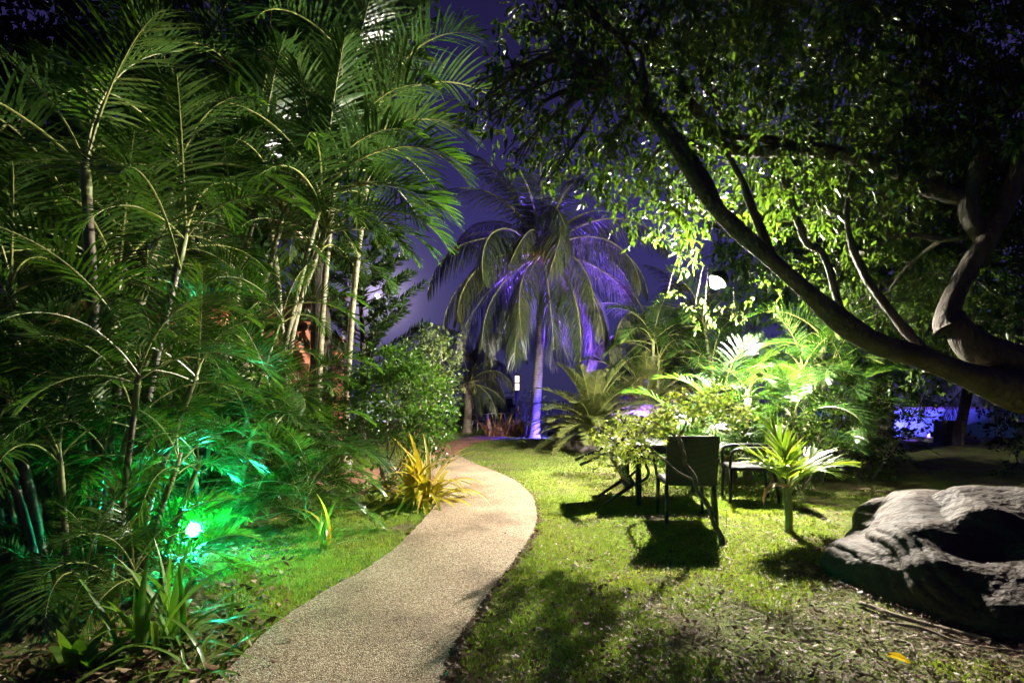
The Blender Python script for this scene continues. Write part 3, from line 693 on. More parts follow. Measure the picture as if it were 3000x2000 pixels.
# ------------------------------------------------------------------ big ficus tree at right
def pxpath(lst): return [P(*q) for q in lst]
fic = thing('leaning_tree', 'huge dark leaning tree with spreading limbs filling the upper right', 'tree', (6.5, 5.8, 0))
def local(pts): return [p - Vector((6.5, 5.8, 0)) for p in pts]
mb = MB()
tp, tr_ = smooth_pts(local([Vector((6.5, 5.8, -.1)), Vector((6.35, 5.75, .5)), P(3060, 1130, 5.65), P(2850, 1010, 5.65), P(2790, 905, 5.76)]), 10, [.46, .36, .27, .17, .06])
mb.tube(tp, tr_, 18, wob=.25, seed=1); obj('trunk', mb.mesh('trunk', M_BARK, True), fic)
LIMBS = [
    ([(3080, 1180, 5.6), (2930, 1130, 5.5), (2720, 1055, 5.4), (2520, 980, 5.3), (2265, 765, 5.0), (2100, 612, 4.8), (1990, 455, 4.6), (1895, 335, 4.5), (1780, 240, 4.3)], [.28, .23, .18, .145, .11, .09, .07, .055, .04]),
    ([(2110, 615, 4.8), (2060, 520, 4.75), (1978, 395, 4.7), (1900, 290, 4.8), (1830, 130, 4.8)], [.08, .07, .055, .04, .025]),
    ([(2845, 590, 6.0), (2740, 560, 5.9), (2584, 485, 5.7), (2380, 440, 5.5), (2150, 440, 5.2), (2050, 340, 5.0), (1960, 215, 4.8), (1793, 89, 4.5)], [.13, .12, .11, .09, .07, .055, .04, .025]),
    ([(2785, 960, 5.7), (2775, 925, 5.75), (2830, 800, 5.8), (2903, 680, 5.8), (2960, 560, 5.8), (3020, 400, 5.8)], [.22, .15, .135, .13, .12, .10]),
    ([(2880, 720, 5.85), (2835, 600, 5.9), (2870, 480, 5.9), (2920, 370, 5.8), (3010, 250, 5.8)], [.11, .12, .12, .115, .10]),
    ([(3030, 300, 5.7), (2967, 236, 5.7), (2807, 115, 5.5), (2648, 83, 5.3), (2520, 0, 5.1), (2440, -90, 5)], [.10, .10, .09, .075, .06, .05]),
    ([(2760, 570, 6.0), (2680, 383, 6.0), (2610, 268, 5.8), (2469, 121, 5.5), (2329, 0, 5.3), (2250, -80, 5.2)], [.08, .075, .07, .055, .045, .03]),
    ([(2297, 520, 5.6), (2330, 620, 5.6), (2361, 708, 5.6), (2412, 746, 5.6), (2457, 887, 5.5), (2480, 960, 5.4)], [.05, .05, .055, .045, .05, .06]),
    ([(2070, 440, 5.2), (1990, 400, 5.0), (1900, 300, 4.9), (1820, 195, 4.7)], [.045, .04, .03, .02]),
    ([(2160, 440, 5.2), (2110, 330, 5.1), (2060, 215, 5.0), (2000, 120, 4.9)], [.035, .03, .025, .015]),
    ([(1895, 335, 4.5), (1890, 240, 4.5), (1880, 160, 4.5)], [.04, .03, .02]),
    ([(2380, 440, 5.5), (2250, 410, 5.3), (2130, 395, 5.1), (2030, 300, 4.9)], [.055, .05, .04, .03]),
    ([(2470, 125, 5.5), (2560, 190, 5.4), (2680, 230, 5.4), (2790, 330, 5.6)], [.04, .045, .05, .06]),
    ([(2265, 760, 5.0), (2200, 600, 5.0), (2170, 520, 5.1), (2100, 400, 5.1)], [.06, .045, .035, .025]),
    ([(2720, 1045, 5.5), (2600, 900, 5.6), (2520, 780, 5.8), (2480, 640, 5.9), (2500, 480, 6.0)], [.07, .06, .055, .045, .035]),
    ([(2480, 640, 5.9), (2350, 590, 6.8), (2200, 575, 7.6), (2090, 590, 8.1), (2020, 560, 8.3)], [.06, .055, .045, .035, .02]),
    ([(2900, 680, 5.9), (2780, 700, 6.0), (2640, 690, 6.1), (2540, 740, 6.2)], [.06, .05, .04, .03]),
    ([(3100, 1180, 5.8), (3060, 1000, 6.2), (3060, 800, 6.4), (3090, 500, 6.4)], [.3, .24, .2, .15]),
]
limb_pts = []
for pl, rd in LIMBS:
    rd = [q_ * .74 for q_ in rd]
    pts, rr_ = smooth_pts(local(pxpath(pl)), 7, rd); limb_pts += pts
    mb = MB(); mb.tube(pts, rr_, 12, wob=.38, seed=len(limb_pts)); obj('limb', mb.mesh('limb', M_BARK, True), fic)
FB = [(1500, 230, 4.2, .33), (1440, 275, 4.0, .22), (1560, 330, 4.3, .36), (1650, 180, 4.2, .48), (1625, 40, 4.2, .45), (1750, 60, 4.5, .6), (1750, 300, 4.5, .48),
      (1640, 440, 4.6, .30), (1750, 480, 4.9, .42), (1850, 560, 5.2, .42), (1950, 630, 5.9, .42), (1850, 420, 4.8, .46), (1900, 150, 4.7, .6), (2000, 300, 4.9, .6),
      (2000, 520, 5.5, .5), (2050, 30, 4.7, .7), (2150, 200, 5, .7), (2200, 400, 5.3, .6), (2240, 540, 6.2, .6), (2300, 80, 5.1, .8), (2400, 300, 5.4, .8), (2450, 500, 6.2, .8),
      (2480, 720, 7.2, .6), (2600, 80, 5.2, .8), (2650, 350, 6, .9), (2700, 600, 7, .9), (2650, 820, 8, .75), (2850, 180, 5.6, 1.0), (2900, 430, 6.6, 1.0), (2950, 700, 7.2, 1.0),
      (2850, 930, 8, .75), (3080, 300, 6, 1.0), (1900, -100, 4.7, .7), (2200, -120, 4.9, .8), (2500, -120, 5.1, .9), (2800, -80, 5.3, 1.0), (1680, -80, 4.4, .5),
      (2000, 720, 7.2, .28), (2240, 690, 8.6, .5), (1955, 860, 8.5, .2), (2035, 905, 8.5, .2), (2250, 855, 7.6, .25), (2330, 640, 7.4, .5), (2120, 640, 8.0, .45), (1420, 350, 4.1, .14), (1500, 460, 4.4, .12), (1600, 540, 4.6, .13),
      (2560, 930, 7.5, .5), (3000, 950, 7.0, .8), (2700, 1080, 7.2, .35), (2900, 1060, 6.6, .4), (2430, 800, 6.9, .5), (2560, 620, 6.2, .6), (2800, 800, 6.6, .6), (2360, 560, 5.6, .4), (2015, 765, 8.4, .28), (2195, 755, 8.3, .3), (2155, 905, 8.6, .22), (2075, 690, 8.0, .36), (2000, 640, 7.0, .4), (2300, 770, 7.6, .35), (2060, 930, 8.6, .22)]
blobs = [(local([P(a, b, c)])[0], r_) for a, b, c, r_ in FB]
camL = local([Vector((0, 0, CAMH))])[0]; lampL = local([LAMP])[0]
cv = np.array(lampL - camL); cl = np.linalg.norm(cv); cv = cv / cl
def keepf(Pp):
    d = Pp - np.array(camL); t = d @ cv; perp = np.linalg.norm(d - t[:, None] * cv, axis=1)
    return ~((t < cl) & (perp < .19 * t / cl)) & (np.linalg.norm(Pp - np.array(lampL), axis=1) > .24)
obj('crown', crown_mesh('crown', blobs, 120, 9, .24, .080, .0175, M_FICUS, 5, hang=.28, droop=.30, keep=keepf), fic)
r = random.Random(4)
for bi, (c, rad) in enumerate(blobs):
    q = min(limb_pts, key=lambda p: (p - c).length)
    if (q - c).length < .15: continue
    mb = MB(); mid = q.lerp(c, .5) + Vector((r.uniform(-.15, .15), r.uniform(-.15, .15), r.uniform(0, .2)))
    nl_ = min((q.lerp(c, k_ / 8) - lampL).length for k_ in range(9)) < 1.3; pts, rd = smooth_pts([q, mid, c], 6, [.004, .003, .002] if nl_ else [.028, .020, .008]); mb.tube(pts, rd, 6)
    for k in range(0 if nl_ else 7):
        s = pts[r.randrange(6, len(pts))]; d = Vector((r.gauss(0, 1), r.gauss(0, 1), r.gauss(0, .6))).normalized()
        e = c + d * rad * .85; mb.tube(smooth_pts([s, s.lerp(e, .5) + Vector((0, 0, .06)), e], 3), .003 if nl_ else .006, 5)
    obj('branch', mb.mesh('branch', M_BARK, True), fic)

# ------------------------------------------------------------------ left palms
def st(n, spread, lean, hmin, hmax, rad, nf, fl, seed, bias=(0, 0)):
    r = random.Random(seed); out = []
    for i in range(n):
        a = r.uniform(0, 6.28); q = spread * math.sqrt(r.random()); h = r.uniform(hmin, hmax)
        out.append((q * math.cos(a), q * math.sin(a), lean * math.cos(a) * r.uniform(.4, 1) * h / hmax + bias[0] * h / hmax, lean * math.sin(a) * r.uniform(.4, 1) * h / hmax + bias[1] * h / hmax, h, rad * r.uniform(.8, 1.15), nf + r.randrange(-1, 2), fl * r.uniform(.85, 1.1)))
    return out
nearp = areca_clump('areca_palm', 'near palm clump with thin dark stems left of the green lamp', (-2.66, 3.22),
            [(-.30, .10, -.25, .10, 1.25, .036, 7, 1.05), (-.18, -.10, -.15, .0, .95, .034, 6, .95), (-.05, .12, .0, .2, 1.45, .036, 7, 1.1), (.08, -.05, .12, .05, .85, .030, 6, .85), (.20, .10, .15, .25, 1.15, .030, 6, .9),
             (.30, .0, .10, .1, .6, .026, 6, .75), (-.42, .0, -.3, -.05, .75, .034, 6, .95), (-.12, .25, -.35, .3, 2.75, .046, 7, 1.4), (.02, .28, .1, .4, 2.3, .036, 6, 1.25), (-.5, .2, -.35, .2, 1.8, .04, 7, 1.15)]
            + st(11, .42, .4, .15, .4, .018, 5, .68, 42) + st(14, .38, .4, .4, 1.3, .022, 6, .8, 55, (-.1, .1)), avoid=(-.25, .9, 1.3), smat=M_STEMDARK)
little = areca_clump('areca_palm', 'little palm with arching fronds just right of the green lamp', (-2.12, 4.6), st(6, .25, .3, .25, .7, .02, 6, .75, 56), avoid=(-.9, .9, 2))
areca_clump('areca_palm', 'leftmost tall palm clump reaching the top left corner', (-4.35, 5.0),
            st(8, .42, .7, 2.0, 3.9, .050, 7, 1.7, 43) + st(6, .5, .6, .2, .5, .02, 5, 1.2, 44), avoid=(-.2, .9, 3.4))
areca_clump('areca_palm', 'tall slender palm clump with pale stems leaning right toward the path', (-4.05, 7.0),
            [(-1.05, -.2, .25, 0, 3.5, .045, 7, 1.8), (-.75, .2, .35, 0, 3.9, .05, 7, 1.9), (-.45, -.3, .45, -.1, 3.2, .05, 7, 1.7), (-.1, .1, .55, 0, 3.7, .045, 7, 1.9), (.2, -.1, .75, -.1, 3.45, .05, 7, 1.9),
             (.4, .2, .8, .1, 3.1, .045, 7, 1.6), (.55, 0, .85, 0, 3.3, .045, 7, 1.8), (.75, -.1, .75, -.2, 3.65, .045, 8, 1.9), (.65, -.5, .35, -.3, 2.0, .035, 5, 1.2), (-.2, .5, .2, .4, 4.6, .05, 8, 2.3), (.5, .6, .8, .3, 4.5, .05, 8, 2.3)]
            + st(5, .9, .5, .25, .6, .025, 5, 1.2, 46))
areca_clump('areca_palm', 'low bushy palm with arching fronds beside the green lamp', (-2.85, 5.0),
            st(9, .4, .4, .4, 1.3, .024, 6, .95, 47, (.05, 0)) + st(6, .4, .4, .15, .35, .02, 5, .85, 48))
areca_clump('areca_palm', 'low bushy palm in front of the leafy shrub left of the path bend', (-3.25, 6.2),
            st(9, .5, .4, .5, 1.5, .024, 6, 1.0, 49, (.05, 0)) + st(5, .4, .4, .2, .5, .02, 5, 1.0, 50))
areca_clump('areca_palm', 'very tall dark palm whose fronds hang at the top against the night sky', (-3.3, 8.6),
            [(0, 0, .5, -.4, 5.2, .06, 9, 2.4), (.4, .2, .7, -.6, 5.7, .06, 9, 2.4), (-.5, .1, -.3, -.3, 5.5, .06, 9, 2.4), (-1.0, 0, -.6, -.5, 5.4, .06, 9, 2.4)])
areca_clump('areca_palm', 'small bushy palm at the left edge behind the near clump', (-3.75, 4.1), st(11, .5, .4, .3, 1.5, .026, 6, .9, 51) + st(5, .5, .4, .15, .3, .02, 5, .8, 52))
areca_clump('areca_palm', 'bushy palm between the leftmost clump and the green lamp', (-3.3, 4.9), st(12, .55, .45, .4, 1.9, .026, 6, .95, 53) + st(6, .5, .4, .15, .3, .02, 5, .8, 54))
for nm_, fr in (('tall slender', ((1.45, -.35, 3.75, -.05, 54, 2.3), (1.4, -.3, 3.8, .35, 38, 2.2), (1.4, -.2, 3.85, -.5, 54, 2.1), (1.3, .1, 3.4, .1, 38, 1.9), (1.3, .85, 4.7, -.1, 54, 2.6), (1.25, .9, 4.75, -.6, 54, 2.5), (.4, -.2, 3.5, -1.2, 54, 1.8))), ('leftmost tall', ((.2, .1, 3.4, -.9, 54, 1.7), (.1, 0, 3.0, -1.5, 54, 1.6)))):
    root_ = next(o for o in scene.objects if nm_ in o.get('label', ''))
    for sx, sy, sz, az, el, L in fr: areca_frond(root_, (sx, sy, sz), az, el, L)
# hero fronds of the low clumps that arch over the bed
hero = little
for (sx, sy, sz, az, el, L) in ((.05, .0, .62, .05, 38, 1.1), (.1, .1, .5, .35, 54, .9), (.0, .1, .55, .7, 54, .8)):
    areca_frond(hero, (sx, sy, sz), az, el, L)
hero = nearp
for (sx, sy, sz, az, el, L) in ((-.35, -.1, .95, -2.0, 54, .85), (.25, .5, 2.2, -1.3, 54, 1.3), (-.45, .1, .9, -2.7, 38, .9), (-.5, .2, .75, -2.3, 54, .8), (-.2, .0, .75, -1.8, 54, .75)):
    areca_frond(hero, (sx, sy, sz), az, el, L)

# ------------------------------------------------------------------ coconut palms
COCO = {}
for el, ar in ((78, 60), (60, 105), (40, 120), (20, 110), (-5, 88), (-30, 62)):
    COCO[el] = [frond_mesh('coconut_frond', 1.0, 74, .25, .0036, el, ar, 0.0 if el > 50 else -.35, .34 if el < 60 else .2, .13, 300 + el * 2 + k, [M_COCO, M_PETIOLE], seg=3, rr=.011, curl=1.0, baseang=65) for k in range(3)]
def nut_mesh(mat):
    mb = MB(); mb.lathe([(.002, -1.15), (.55, -.95), (.92, -.4), (1, .1), (.85, .65), (.45, 1.0), (.002, 1.1)], 10); return mb.mesh('coconut', mat, True)
NUT, NUTG = nut_mesh(M_NUT), nut_mesh(M_NUTG)
def coconut(name, label, base, top, r0, r1, n, L, nuts, nutmesh, nut_r, seed, cat='palm', group=None, low=0):
    rr = random.Random(seed); root = thing(name, label, cat, (base[0], base[1], gz(base[0], base[1])), 0, group); h = top[2]
    b = Vector((0, 0, -.05)); t = Vector((top[0] - base[0], top[1] - base[1], h)); mid = b.lerp(t, .5) + Vector((.12, .05, 0)) * h * .1
    pts, rd = smooth_pts([b, b.lerp(mid, .25), mid, t], 14, [r0 * 1.5, r0, r0 * .85, r1]); mb = MB()
    mb.tube(pts, [q * (1 + (.05 if i % 2 else 0)) for i, q in enumerate(rd)], 12); obj('trunk', mb.mesh('trunk', M_COCOBARK, True), root)
    for k in range(n):
        u = (k + .5) / n; el = 82 - (112 + low) * u + rr.uniform(-7, 7); me = rr.choice(COCO[min(COCO, key=lambda q: abs(q - el))])
        az = k * 2.39996 + rr.uniform(-.2, .2)
        obj('frond', me, root, t + Vector((math.cos(az), math.sin(az), 0)) * r1 * .7 + UP * (.18 - .25 * u) * r1 * 4, (rr.uniform(-.25, .25), rr.uniform(-.05, .05), az), L * rr.uniform(.85, 1.08))
    for k in range(nuts):
        az = rr.uniform(0, 6.28); q = rr.uniform(.9, 2.1) * r1
        obj('coconut', nutmesh, root, t + Vector((math.cos(az) * q, math.sin(az) * q, -rr.uniform(-.02, .55) * r1 * 4)), (rr.uniform(-.4, .4), rr.uniform(-.4, .4), az), nut_r * rr.uniform(.8, 1.1))
    return root
cb = G(1562, 1283); ct = P(1588, 745, cb.y)
coconut('coconut_palm', 'tall coconut palm lit blue, standing at the centre by the bend', (cb.x, cb.y), ct, .17, .15, 54, 4.5, 22, NUT, .13, 61, low=28)
db = G(1368, 1270); dt = P(1372, 1125, db.y)
coconut('coconut_palm', 'short coconut palm with pale hanging nuts beyond the path bend', (db.x, db.y), dt, .17, .13, 15, 2.3, 9, NUTG, .12, 62)
coconut('coconut_palm', 'dark coconut palm silhouetted behind the tall one, farther left', (-2.2, 26.0), (-2.0, 26.0, 3.6), .2, .16, 20, 3.6, 6, NUT, .13, 63, low=10)
coconut('coconut_palm', 'violet lit palm standing behind the sago palms', (4.2, 16.2), (4.5, 16.2, 3.3), .14, .12, 20, 3.0, 0, NUT, .13, 64)
coconut('coconut_palm', 'violet lit palm behind the white garden light', (5.9, 16.5), (6.0, 16.5, 3.6), .14, .12, 16, 3.2, 0, NUT, .13, 65)
coconut('coconut_palm', 'palm leaning over the violet lit wall at far right', (12.3, 14.2), (12.5, 14.0, 1.7), .14, .12, 12, 2.0, 0, NUT, .13, 66)

# right palms around the floodlight
areca_clump('areca_palm', 'ringed palm clump directly below the white garden light', (3.55, 8.0),
            [(-.1, 0, -.25, -.1, 1.0, .085, 6, .85), (.2, .15, .1, .2, 1.1, .08, 6, .95), (.6, 0, .3, 0, 1.45, .06, 7, 1.2), (.95, .1, .5, .1, 1.5, .055, 7, 1.4), (1.2, .3, .4, .2, 2.0, .055, 7, 1.4)] + st(9, .6, .5, .3, .8, .025, 5, 1.2, 71))
areca_clump('areca_palm', 'feathery low palm right of the table by the dark hedge', (4.6, 8.0), st(5, .4, .4, .6, 1.3, .03, 6, 1.1, 72) + st(5, .4, .4, .2, .5, .025, 5, 1.0, 73))
# sago palms
CYC = [frond_mesh('cycad_frond', 1.0, 58, .19, .0062, el, ar, .35, .012, .1, 500 + el, [M_CYCAD, M_PETIOLE], seg=3, rr=.009, tipang=40, baseang=68) for el, ar in ((75, 40), (58, 55), (42, 60), (26, 55), (10, 45), (-8, 35))]
def cycad(label, base, th, tr, n, L, seed):
    rr = random.Random(seed); root = thing('sago_palm', label, 'palm', (base[0], base[1], gz(base[0], base[1]))); mb = MB()
    prof = [(tr * 1.1, -.05)] + [(tr * (1 + .10 * (i % 2)), th * i / 12) for i in range(13)] + [(tr * .5, th + .06)]
    mb.lathe(prof, 12); obj('trunk', mb.mesh('trunk', M_COCOBARK), root)
    for k in range(n):
        u = (k + .3) / n; i = min(5, int(u * 6)); obj('frond', CYC[i], root, (0, 0, th), (rr.uniform(-.1, .1), rr.uniform(-.06, .06), k * 2.39996 + rr.uniform(-.15, .15)), L * rr.uniform(.88, 1.08))
c1 = G(1735, 1318)
cycad('spreading sago palm on a stone in front of the blue lit lawn', (c1.x, c1.y), .60, .2, 60, 1.75, 81)
cycad('taller sago palm just behind the spreading one', (3.6, 13.6), 1.0, .2, 52, 1.75, 82)
cycad('dark sago palm under the leaning tree at right', (6.2, 9.2), .5, .2, 36, 1.2, 83)

areca_clump('areca_palm', 'violet tinted palm clump behind the sago palms', (4.0, 14.2), st(6, .5, .6, 1.0, 2.8, .05, 7, 1.7, 75), avoid=(9, 0, 0))
areca_clump('areca_palm', 'violet tinted palm clump farther right behind the white garden light', (5.6, 13.2), st(6, .5, .6, 1.0, 2.9, .05, 7, 1.6, 76))
# ------------------------------------------------------------------ shrubs and background trees
b = G(1120, 1440)
shrub('leafy_shrub', 'rounded green shrub with bare stems left of the path bend', (b.x, b.y), [((.25, .1, 1.25), (.75, .6, .55)), ((-.35, .1, 1.15), (.5, .5, .5)), ((.65, 0, .85), (.4, .45, .35)), ((.1, .1, 1.75), (.5, .45, .3))], M_SHRUB, (.050, .018), 620, 8, 9, seed=91)
shrub('leafy_shrub', 'pale speckled shrub behind the rounded green shrub', (-1.65, 9.6), [((0, 0, 1.55), (.65, .5, .6)), ((.2, 0, 2.2), (.5, .45, .4)), ((-.6, 0, 1.3), (.6, .5, .6))], M_SHRUBP, (.06, .021), 420, 8, 6, seed=92)
shrub('leafy_shrub', 'dense dark green shrub behind the low palms at left', (-3.1, 6.9), [((0, 0, .8), (.9, .6, .6)), ((-.9, 0, .9), (.8, .6, .7)), ((.7, -.2, .6), (.6, .5, .45))], M_SHRUB, (.05, .018), 260, 8, 6, seed=93)
shrub('leafy_shrub', 'small leaved bush between the low palms and the side path', (-3.0, 5.6), [((0, 0, .7), (.7, .4, .5)), ((-.8, 0, .8), (.7, .5, .6)), ((.5, .1, .45), (.45, .4, .35))], M_SHRUB, (.04, .014), 300, 8, 5, seed=103)
shrub('leafy_shrub', 'dense shrub in front of the terracotta house at far left', (-6.2, 6.6), [((0, 0, .7), (1.1, .6, .7)), ((1.2, 0, .7), (.8, .6, .6))], M_SHRUB, (.06, .02), 160, 8, 6, seed=94)
shrub('leafy_shrub', 'low dark weedy shrub at the foot of the left bushes', (-2.2, 5.9), [((0, 0, .25), (.6, .4, .28)), ((.55, .5, .2), (.4, .4, .22))], M_SHRUB, (.045, .012), 300, 8, 4, seed=95)
shrub('leafy_shrub', 'glossy shrub with bright leaves behind the right chair', (4.0, 7.3), [((0, 0, .75), (.6, .4, .5)), ((.7, .2, .95), (.6, .4, .5)), ((-.6, .2, .6), (.45, .4, .4))], M_FICUS, (.06, .02), 240, 8, 6, seed=96)
shrub('leafy_shrub', 'glossy hedge shrub right of the feathery palm', (5.6, 8.1), [((0, 0, .9), (.8, .5, .6)), ((.6, 0, 1.3), (.7, .5, .5)), ((-.4, -.2, .5), (.6, .4, .4))], M_FICUS, (.06, .02), 220, 8, 6, seed=97)
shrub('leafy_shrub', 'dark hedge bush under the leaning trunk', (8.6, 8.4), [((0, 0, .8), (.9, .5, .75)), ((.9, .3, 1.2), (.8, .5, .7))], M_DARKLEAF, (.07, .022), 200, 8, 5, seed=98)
shrub('leafy_shrub', 'shrub lit vivid blue beside the tall coconut trunk', (.62, 18.6), [((0, 0, 1.0), (.45, .35, .75)), ((.7, .2, .8), (.4, .35, .6))], M_SHRUBP, (.09, .03), 130, 8, 4, seed=99)
shrub('leafy_shrub', 'dark hedge behind the sago palms', (3.2, 17.5), [((0, 0, .6), (1.6, .5, .6)), ((2.2, 0, .7), (1.4, .5, .7)), ((4.5, 0, .8), (1.4, .5, .8))], M_SHRUB, (.11, .035), 45, 8, 6, seed=100)
shrub('leafy_shrub', 'low dark hedge between the table and the sago palms', (3.1, 9.8), [((0, 0, .45), (.7, .4, .45)), ((.9, .2, .55), (.8, .4, .55)), ((1.9, .3, .6), (.8, .4, .6))], M_FICUS, (.06, .02), 230, 8, 6, seed=104)
# feathery dark tree in front of the moon
def plume_tree():
    bx, by = -3.3, 11.2; root = thing('feathery_tree', 'dark tree with plume shaped branches in front of the moon', 'tree', (bx, by, 0)); rr = random.Random(5)
    mb = MB(); mb.tube(smooth_pts([(0, 0, -.05), (.05, 0, 2.2), (-.1, 0, 4.6)], 8), [.10 * (1 - .75 * i / 16) for i in range(17)], 9); obj('trunk', mb.mesh('trunk', M_BARK, True), root)
    Pp = []; D = []; br = MB()
    for k in range(46):
        z = 1.6 + 3.1 * (k / 46); a = k * 2.4 + rr.uniform(-.4, .4); L = (1.75 - .95 * (k / 46)) * rr.uniform(.75, 1.1); s = Vector((0, 0, z)); d = Vector((math.cos(a), math.sin(a), .28))
        pts = [s + d * L * q + UP * (.28 * L * q * q) for q in (0, .25, .5, .75, 1)]; br.tube(pts, [.022, .017, .012, .008, .004], 5)
        for i in range(150):
            q = rr.uniform(.25, 1.0); j = min(3, int(q * 4)); p = pts[j].lerp(pts[j + 1], q * 4 - j); t = (pts[j + 1] - pts[j]).normalized()
            v = Vector((rr.gauss(0, 1), rr.gauss(0, 1), rr.gauss(0, 1))); v = (v - t * v.dot(t)).normalized()
            wp = p + Vector((bx, by, -CAMH)); 
            if (wp - MOON * wp.dot(MOON)).length < .14: continue
            Pp.append(p); D.append(t * .8 + v * .8)
    obj('branch', br.mesh('branch', M_BARK, True), root)
    n = len(Pp); r_ = np.random.default_rng(3); V, T, Q, pv = leaves_small(np.array(Pp), np.array(D),   .21 * r_.uniform(.7, 1.2, n), .022 * np.ones(n), 3)
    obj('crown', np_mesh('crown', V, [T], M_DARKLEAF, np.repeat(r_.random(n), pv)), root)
plume_tree()
def dark_tree(label, base, h, blobs, seed, dens=42):
    root = thing('dark_tree', label, 'tree', (base[0], base[1], 0)); mb = MB()
    pts, rd = smooth_pts([(0, 0, -.05), (.1, 0, h * .3), (-.1, .1, h * .75)], 8, [.28, .2, .1]); mb.tube(pts, rd, 10); obj('trunk', mb.mesh('trunk', M_BARK, True), root)
    for c, r_ in blobs:
        m2 = MB(); a = pts[12]; c = Vector(c); m2.tube(smooth_pts([a, a.lerp(c, .5) + Vector((0, 0, .2)), c], 5), [.07 - .005 * i for i in range(11)], 7); obj('limb', m2.mesh('limb', M_BARK, True), root)
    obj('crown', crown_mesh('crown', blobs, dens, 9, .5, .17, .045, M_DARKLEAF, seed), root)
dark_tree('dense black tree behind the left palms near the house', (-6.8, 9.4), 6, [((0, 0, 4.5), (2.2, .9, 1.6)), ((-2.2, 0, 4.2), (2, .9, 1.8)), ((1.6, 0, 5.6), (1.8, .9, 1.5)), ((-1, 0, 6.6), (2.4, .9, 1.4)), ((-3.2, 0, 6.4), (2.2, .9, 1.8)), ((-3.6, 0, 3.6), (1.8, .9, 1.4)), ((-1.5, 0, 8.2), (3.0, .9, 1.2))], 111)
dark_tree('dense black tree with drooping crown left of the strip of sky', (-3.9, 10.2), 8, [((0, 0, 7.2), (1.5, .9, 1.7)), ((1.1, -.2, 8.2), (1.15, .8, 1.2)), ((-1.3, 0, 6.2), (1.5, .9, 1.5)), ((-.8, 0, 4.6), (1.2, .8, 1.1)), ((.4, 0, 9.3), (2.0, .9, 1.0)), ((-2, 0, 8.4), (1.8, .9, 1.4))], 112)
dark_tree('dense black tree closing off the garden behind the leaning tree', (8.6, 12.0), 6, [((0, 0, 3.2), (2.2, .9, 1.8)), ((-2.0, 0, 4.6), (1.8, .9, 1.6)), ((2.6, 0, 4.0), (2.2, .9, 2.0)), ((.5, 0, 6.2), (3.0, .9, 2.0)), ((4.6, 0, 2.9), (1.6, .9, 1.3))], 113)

# small leaning tree with a flat bright canopy
def small_tree():
    bb = G(2115, 1592); root = thing('small_leaning_tree', 'small leaning tree with a flat bright yellow green canopy over the table', 'tree', (bb.x, bb.y, gz(bb.x, bb.y)))
    L = lambda *q: P(*q) - Vector((bb.x, bb.y, 0)); Y = bb.y
    def br(ptsl, rd, nm):
        mb = MB(); pts, rr_ = smooth_pts(ptsl, 7, rd); pts = [p_ + Vector((.012 * math.sin(i_ * .9), .012 * math.cos(i_ * .7), 0)) for i_, p_ in enumerate(pts)]; mb.tube(pts, [q_ * .58 for q_ in rr_], 9, wob=.45, seed=3); obj(nm, mb.mesh(nm, M_THINBARK, True), root)
    br([Vector((.03, 0, -.05)), Vector((0, 0, .02)), L(2080, 1500, Y), L(2035, 1410, Y), L(2005, 1335, Y + .02), L(1990, 1262, Y + .05)], [.075, .05, .036, .030, .023, .016], 'trunk')
    br([L(2035, 1410, Y), L(1970, 1370, Y - .02), L(1915, 1320, Y - .05), L(1840, 1270, Y - .05)], [.024, .020, .017, .010], 'limb')
    br([L(2010, 1345, Y), L(1985, 1290, Y - .05), L(1940, 1250, Y - .1), L(1880, 1225, Y - .1)], [.018, .015, .012, .008], 'limb')
    br([L(1992, 1270, Y), L(2030, 1210, Y + .05), L(2090, 1180, Y + .1), L(2170, 1190, Y + .1)], [.016, .013, .010, .006], 'limb')
    br([L(1998, 1300, Y), L(1960, 1240, Y + .1), L(1900, 1200, Y + .15)], [.016, .012, .007], 'limb')
    br([L(2120, 1590, Y), L(2080, 1640, Y - .1), L(2050, 1655, Y - .2)], [.03, .03, .02], 'root')
    q = [(1760, 1330, .12), (1800, 1290, .16), (1760, 1270, .10), (1850, 1320, .15), (1880, 1265, .17), (1830, 1240, .12), (1930, 1230, .16), (1980, 1210, .15), (1990, 1165, .10), (2040, 1180, .15), (2100, 1150, .12), (2090, 1205, .13), (2150, 1200, .12), (2190, 1230, .10), (2060, 1235, .10), (1740, 1375, .06), (1900, 1345, .09), (1810, 1370, .09), (1950, 1280, .10), (2130, 1250, .06)]
    rr = random.Random(8); blobs = [(L(a, b_, Y + rr.uniform(-.25, .25)), (r_ * 1.05, r_ * 1.6, r_ * .62)) for a, b_, r_ in q]
    obj('crown', crown_mesh('crown', blobs, 3400, 7, .080, .031, .0095, M_SHRUBY, 12, hang=.0, small=False, droop=.15), root)
    mb = MB()
    for c, rd in blobs:
        for k in range(6):
            d = Vector((rr.gauss(0, 1), rr.gauss(0, 1), rr.gauss(0, 1))).normalized(); e = c + Vector((d.x * rd[0], d.y * rd[1], d.z * rd[2])); mb.tube([c, c.lerp(e, .5) + UP * .01, e], [.004, .003, .0015], 4)
    tag(obj('twigs', mb.mesh('twigs', M_BARK), root), kind='stuff')
small_tree()

